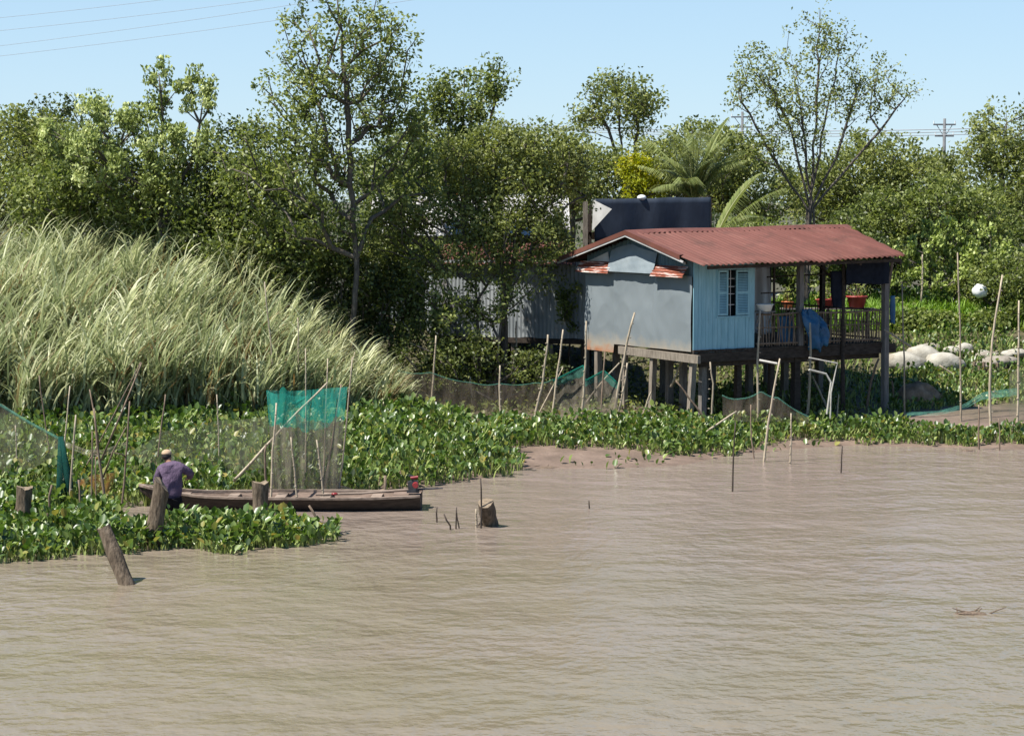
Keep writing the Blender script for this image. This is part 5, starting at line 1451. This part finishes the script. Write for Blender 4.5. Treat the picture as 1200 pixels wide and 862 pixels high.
w, g, _ = prof(.02); mb = MB(); mb.add([((.0-.5)*BL, -.06, g+.03), ((.12-.5)*BL, -prof(.12)[0]+.03, prof(.12)[1]+.03), ((.12-.5)*BL, prof(.12)[0]-.03, prof(.12)[1]+.03), ((.0-.5)*BL, .06, g+.03),
    ((.0-.5)*BL, -.06, g), ((.12-.5)*BL, -prof(.12)[0]+.03, prof(.12)[1]), ((.12-.5)*BL, prof(.12)[0]-.03, prof(.12)[1]), ((.0-.5)*BL, .06, g)], [(0, 1, 2, 3), (7, 6, 5, 4), (0, 4, 5, 1), (1, 5, 6, 2), (2, 6, 7, 3), (3, 7, 4, 0)])
mb.build('bow_deck', M['boat_top'], boat)
w, g, _ = prof(.95); mb = MB(); mb.box((.45 * BL - .3, -w + .05, g - .03), (.5 * BL - .02, w - .05, g + .0)); mb.build('stern_deck', M['boat_in'], boat)
# engine on the stern, with sub-parts
ex, ez = .5 * BL - .16, .34
mb = MB()
mb.box((ex - .14, -.12, ez), (ex + .12, .12, ez + .05)); mb.box((ex - .09, -.10, ez + .05), (ex + .09, .1, ez + .24))
for k in range(5): mb.box((ex - .12, -.09, ez + .09 + k * .03), (ex - .09, .09, ez + .105 + k * .03))
mb.tube([(ex - .02, -.02, ez + .24), (ex - .02, -.02, ez + .34), (ex - .10, -.04, ez + .36)], .028, 8)
eng = mb.build('engine', M['metal_dark'], boat)
mb = MB(); mb.tube([(ex + .05, -.13, ez + .17), (ex + .05, -.20, ez + .17)], [.07, .055], 16); mb.tube([(ex - .06, -.06, ez + .31), (ex + .10, -.06, ez + .33)], [.03, .034], 12); mb.build('red_cover', M['red_paint'], eng)
mb = MB(); mb.tube([(ex + .1, 0, ez + .06), (ex + .62, -.03, ez + .09)], [.022, .014], 8); mb.build('propeller_shaft', M['metal_dark'], eng)
mb = MB(); mb.tube([(ex - .1, -.05, ez + .06), (ex - 1.1, -.18, ez - .0), (ex - 2.05, -.3, ez - .02)], [.03, .026, .02], 8); mb.build('tiller', M['boat_top'], eng)
mb = MB(); mb.tube([(0, 0, -.3), (.01, 0, .34)], .03, 8); o = mb.build('mooring_stake', M['twig'], None, smooth=True); o.location = B0 + np.array([(447 - 327.5) / 329 * BL, .72, .25]); tag(o, 'dark mooring stake standing behind the boat near its engine', 'stake', STG)
mb = MB(); mb.sphere((0, 0, .05), (.07, .05, .03), 12, 7, fn=lambda q: 1 + .2 * vnoise(q[0] * 5, q[1] * 5, 1)); o = mb.build('red_rag', M['red_paint'], None, smooth=True); o.location = B0 + np.array([.20 * BL, -.5, .315]); tag(o, 'small red rag lying on the edge of the boat', 'rag')

# floating bits
def drift(label, px, py, seed, n=8, s=.22, mat='twig', leafy=True):
    rng = np.random.default_rng(seed); c = G(px, py)
    mb = MB()
    for _ in range(n):
        a = rng.uniform(0, 3.14); q = np.array([math.cos(a), .5 * math.sin(a), rng.uniform(-.05, .55)]) * s * rng.uniform(.6, 1.4)
        o_ = rng.normal(size=3) * [s * .7, s * .3, 0]
        mb.tube([o_ - q * .3, o_ + q * .4 + [0, 0, .01], o_ + q], [.014, .012, .006], 5, t=.2)
    mb.sphere((0, 0, 0), (s * 1.2, s * .5, .035), 12, 6, fn=lambda q: 1 + .3 * vnoise(q[0] * 5, q[1] * 5, seed), t=.1)
    o = mb.build('driftwood', M[mat], None); o.location = c
    tag(o, label, 'driftwood', 'floating twigs')
drift('twiggy clump of driftwood floating alone in the open river', 1138, 719, 1)
drift('flat twig lying on the mud beside the hyacinth bed', 642, 548, 2, 4, .22)
drift('dark clod floating at the shore below the teal net', 1135, 528, 3, 2, .14)

# ------------------------------------------------------------------ person standing behind the leaning post
def skin(name, nodes, edges, root_i, mat, parent, sub=2, flat=None):
    me = bpy.data.meshes.new(name); me.from_pydata([n[0] for n in nodes], edges, []); me.materials.append(mat)
    ob = bpy.data.objects.new(name, me); COL.objects.link(ob); ob.parent = parent
    mod = ob.modifiers.new('skin', 'SKIN'); mod.use_smooth_shade = True
    for i, n in enumerate(nodes):
        r_ = n[1]; me.skin_vertices[0].data[i].radius = (r_, r_) if np.isscalar(r_) else r_
        me.skin_vertices[0].data[i].use_root = (i == root_i)
    sb = ob.modifiers.new('sub', 'SUBSURF'); sb.levels = sb.render_levels = sub
    return ob
pc = P(203, 590, 41.75); pc[2] = -.52
person = empty('person', pc, 'person in a purple shirt and tan cap bending forward beside the boat, seen from behind', 'person', rz=0)
# local frame: z up from the river bed, y away from the camera; hips at .88
def z_(w): return w + .52
N_ = [((0, 0, .92), (.15, .11)), ((-.01, .04, 1.14), (.15, .10)), ((-.03, .10, 1.38), (.175, .115)), ((-.06, .15, 1.57), (.13, .09)), ((-.11, .21, 1.64), (.06, .06)), ((-.14, .25, 1.69), (.075, .085)), ((-.17, .29, 1.78), (.09, .10)), ((-.18, .30, 1.85), (.06, .07)),
      ((.16, .14, 1.56), .065), ((.34, .20, 1.42), .052), ((.26, .44, 1.29), .038), ((.22, .52, 1.26), .034),
      ((-.27, .14, 1.52), .065), ((-.36, .12, 1.24), .052), ((-.28, .32, 1.08), .038), ((-.25, .40, 1.05), .034),
      ((.09, -.01, .80), .095), ((.10, .05, .48), .068), ((.11, 0, .10), .045), ((.12, .10, .03), .04),
      ((-.10, -.01, .80), .095), ((-.11, .06, .48), .068), ((-.12, 0, .10), .045), ((-.13, .10, .03), .04)]
E_ = [(0,1),(1,2),(2,3),(3,4),(4,5),(5,6),(6,7),(3,8),(8,9),(9,10),(10,11),(3,12),(12,13),(13,14),(14,15),(0,16),(16,17),(17,18),(18,19),(0,20),(20,21),(21,22),(22,23)]
def hand(base_i, c, fwd, side, thumb):
    c, fwd, side = map(np.array, (c, fwd, side))
    for k, L in enumerate((.075, .085, .08, .062)):
        s = (k - 1.5) * .021
        i0 = len(N_)
        N_.append((tuple(c + side * s + fwd * .045), .0095)); N_.append((tuple(c + side * s + fwd * (.045 + L * .5) + [0, 0, -.008]), .009)); N_.append((tuple(c + side * s + fwd * (.04 + L * .85) + [0, 0, -.035]), .0075))
        E_.extend([(base_i, i0), (i0, i0 + 1), (i0 + 1, i0 + 2)])
    i0 = len(N_)
    N_.append((tuple(c + side * thumb * .045 + fwd * .015), .011)); N_.append((tuple(c + side * thumb * .06 + fwd * .055 + [0, 0, -.015]), .009))
    E_.extend([(base_i, i0), (i0, i0 + 1)])
hand(11, (.22, .52, 1.26), (-.25, .95, -.1), (.95, .25, 0), -1)
hand(15, (-.25, .40, 1.05), (.25, .95, -.1), (.95, -.25, 0), 1)
N_ = [(p_, (tuple(.72 * q for q in r_) if not np.isscalar(r_) and i_ < 5 else (r_ * .72 if np.isscalar(r_) and i_ in (8, 9, 12, 13, 16, 17, 18, 20, 21, 22) else r_))) for i_, (p_, r_) in enumerate(N_)]
body = skin('body', N_, E_, 0, M['skin'], person)
SN = [((0, -.005, .86), (.205, .15)), ((-.01, .035, 1.12), (.205, .145)), ((-.03, .095, 1.38), (.225, .155)), ((-.06, .145, 1.55), (.18, .13)), ((-.10, .20, 1.625), (.115, .11)),
      ((.16, .14, 1.54), .105), ((.34, .20, 1.41), .088), ((.27, .42, 1.29), .065), ((-.27, .14, 1.50), .105), ((-.37, .12, 1.24), .088), ((-.285, .31, 1.08), .065)]
skin('shirt', SN, [(0,1),(1,2),(2,3),(3,4),(3,5),(5,6),(6,7),(3,8),(8,9),(9,10)], 2, M['shirt'], person)
skin('trousers', [((0, .02, 1.08), (.18, .135)), ((.095, -.01, .80), .125), ((.105, .05, .48), .092), ((.11, .0, .12), .075), ((-.105, -.01, .80), .125), ((-.115, .06, .48), .092), ((-.12, 0, .12), .075)],
     [(0,1),(1,2),(2,3),(0,4),(4,5),(5,6)], 0, M['trousers'], person)
hd = np.array((-.17, .29, 1.765))
mb = MB(); mb.sphere(hd + [0, -.012, -.005], (.098, .112, .11), 18, 11, fn=lambda q: 1 if q[2] > -.5 and q[1] < .55 else .86); mb.build('hair', M['hair'], person, smooth=True)
mb = MB(); mb.sphere(hd + [0, 0, .045], (.108, .122, .092), 20, 12, fn=lambda q: 1 if q[2] > -.25 else .82)
mb.grid(lambda a, b: hd + [math.cos(.45 + 2.25 * a) * (.10 + .075 * b), math.sin(.45 + 2.25 * a) * (.115 + .085 * b), .03 - .02 * b], 12, 4); mb.build('cap', M['cap'], person, smooth=True)
mb = MB()
for s in (-1, 1): mb.sphere(hd + [s * .088, .0, -.03], (.014, .024, .034), 8, 6)
mb.add([hd + q for q in (np.array([-.014, .10, -.03]), np.array([.014, .10, -.03]), np.array([0, .128, -.045]), np.array([0, .098, .0]))], [(0, 1, 2), (1, 3, 2), (3, 0, 2)])
mb.build('ears_and_nose', M['skin'], person, smooth=True)
mb = MB()
for s in (-1, 1): mb.sphere(hd + [s * .032, .088, -.005], (.012, .008, .008), 8, 6)
mb.grid(lambda a, b: hd + [(a - .5) * .05, .092, -.075 - .008 * b], 6, 1); mb.build('face', M['hair'], person)

# ------------------------------------------------------------------ light, sky, camera
SUN = np.array([-.48, -.21, .85]); SUN /= np.linalg.norm(SUN)
elev = math.asin(SUN[2]); azim = math.atan2(SUN[0], SUN[1])
w = bpy.data.worlds.new('World'); SC.world = w; w.use_nodes = True
nt = w.node_tree; nt.nodes.clear()
sky = nt.nodes.new('ShaderNodeTexSky'); sky.sky_type = 'NISHITA'; sky.sun_disc = False
sky.sun_elevation = elev; sky.sun_rotation = azim; sky.air_density = 1.0; sky.dust_density = .3; sky.ozone_density = 4.0; sky.altitude = 600
bg = nt.nodes.new('ShaderNodeBackground'); bg.inputs[1].default_value = .07
ou = nt.nodes.new('ShaderNodeOutputWorld')
hsv = nt.nodes.new('ShaderNodeHueSaturation'); hsv.inputs['Saturation'].default_value = 1.25
mx = nt.nodes.new('ShaderNodeMix'); mx.data_type = 'RGBA'; mx.inputs[0].default_value = .62; mx.inputs[7].default_value = (4.6, 6.2, 7.7, 1)   # pale haze colour mixed into the sky, strongest near the horizon
tcw = nt.nodes.new('ShaderNodeTexCoord'); spw = nt.nodes.new('ShaderNodeSeparateXYZ'); mrw = nt.nodes.new('ShaderNodeMapRange')
for i_, v_ in ((1, .05), (2, .6), (3, .66), (4, .0)): mrw.inputs[i_].default_value = v_
nt.links.new(tcw.outputs['Generated'], spw.inputs[0]); nt.links.new(spw.outputs[2], mrw.inputs[0]); nt.links.new(mrw.outputs[0], mx.inputs[0])
nt.links.new(sky.outputs[0], hsv.inputs['Color']); nt.links.new(hsv.outputs[0], mx.inputs[6]); nt.links.new(mx.outputs[2], bg.inputs[0]); nt.links.new(bg.outputs[0], ou.inputs[0])
sl = bpy.data.lights.new('sun', 'SUN'); sl.energy = 5.0; sl.angle = R(.5); sl.color = (1, .955, .88)
so = bpy.data.objects.new('sun', sl); COL.objects.link(so)
so.rotation_euler = Vector(SUN).to_track_quat('Z', 'Y').to_euler(); so.location = (-60, 0, 80)

cam = bpy.data.cameras.new('camera'); cam.lens = 72.0; cam.sensor_width = 36.0; cam.clip_end = 6000; cam.clip_start = .5
co = bpy.data.objects.new('camera', cam); COL.objects.link(co)
co.location = (0, 0, H); co.rotation_euler = (math.pi / 2 - TH, 0, 0)
SC.camera = co
SC.view_settings.view_transform = 'Standard'; SC.view_settings.look = 'None'; SC.view_settings.gamma = 1.0; SC.view_settings.exposure = .93
SC.view_settings.use_curve_mapping = False
SC.render.engine = 'CYCLES'
SC.cycles.max_bounces = 8; SC.cycles.transparent_max_bounces = 24; SC.cycles.diffuse_bounces = 3
SC.cycles.use_denoising = True
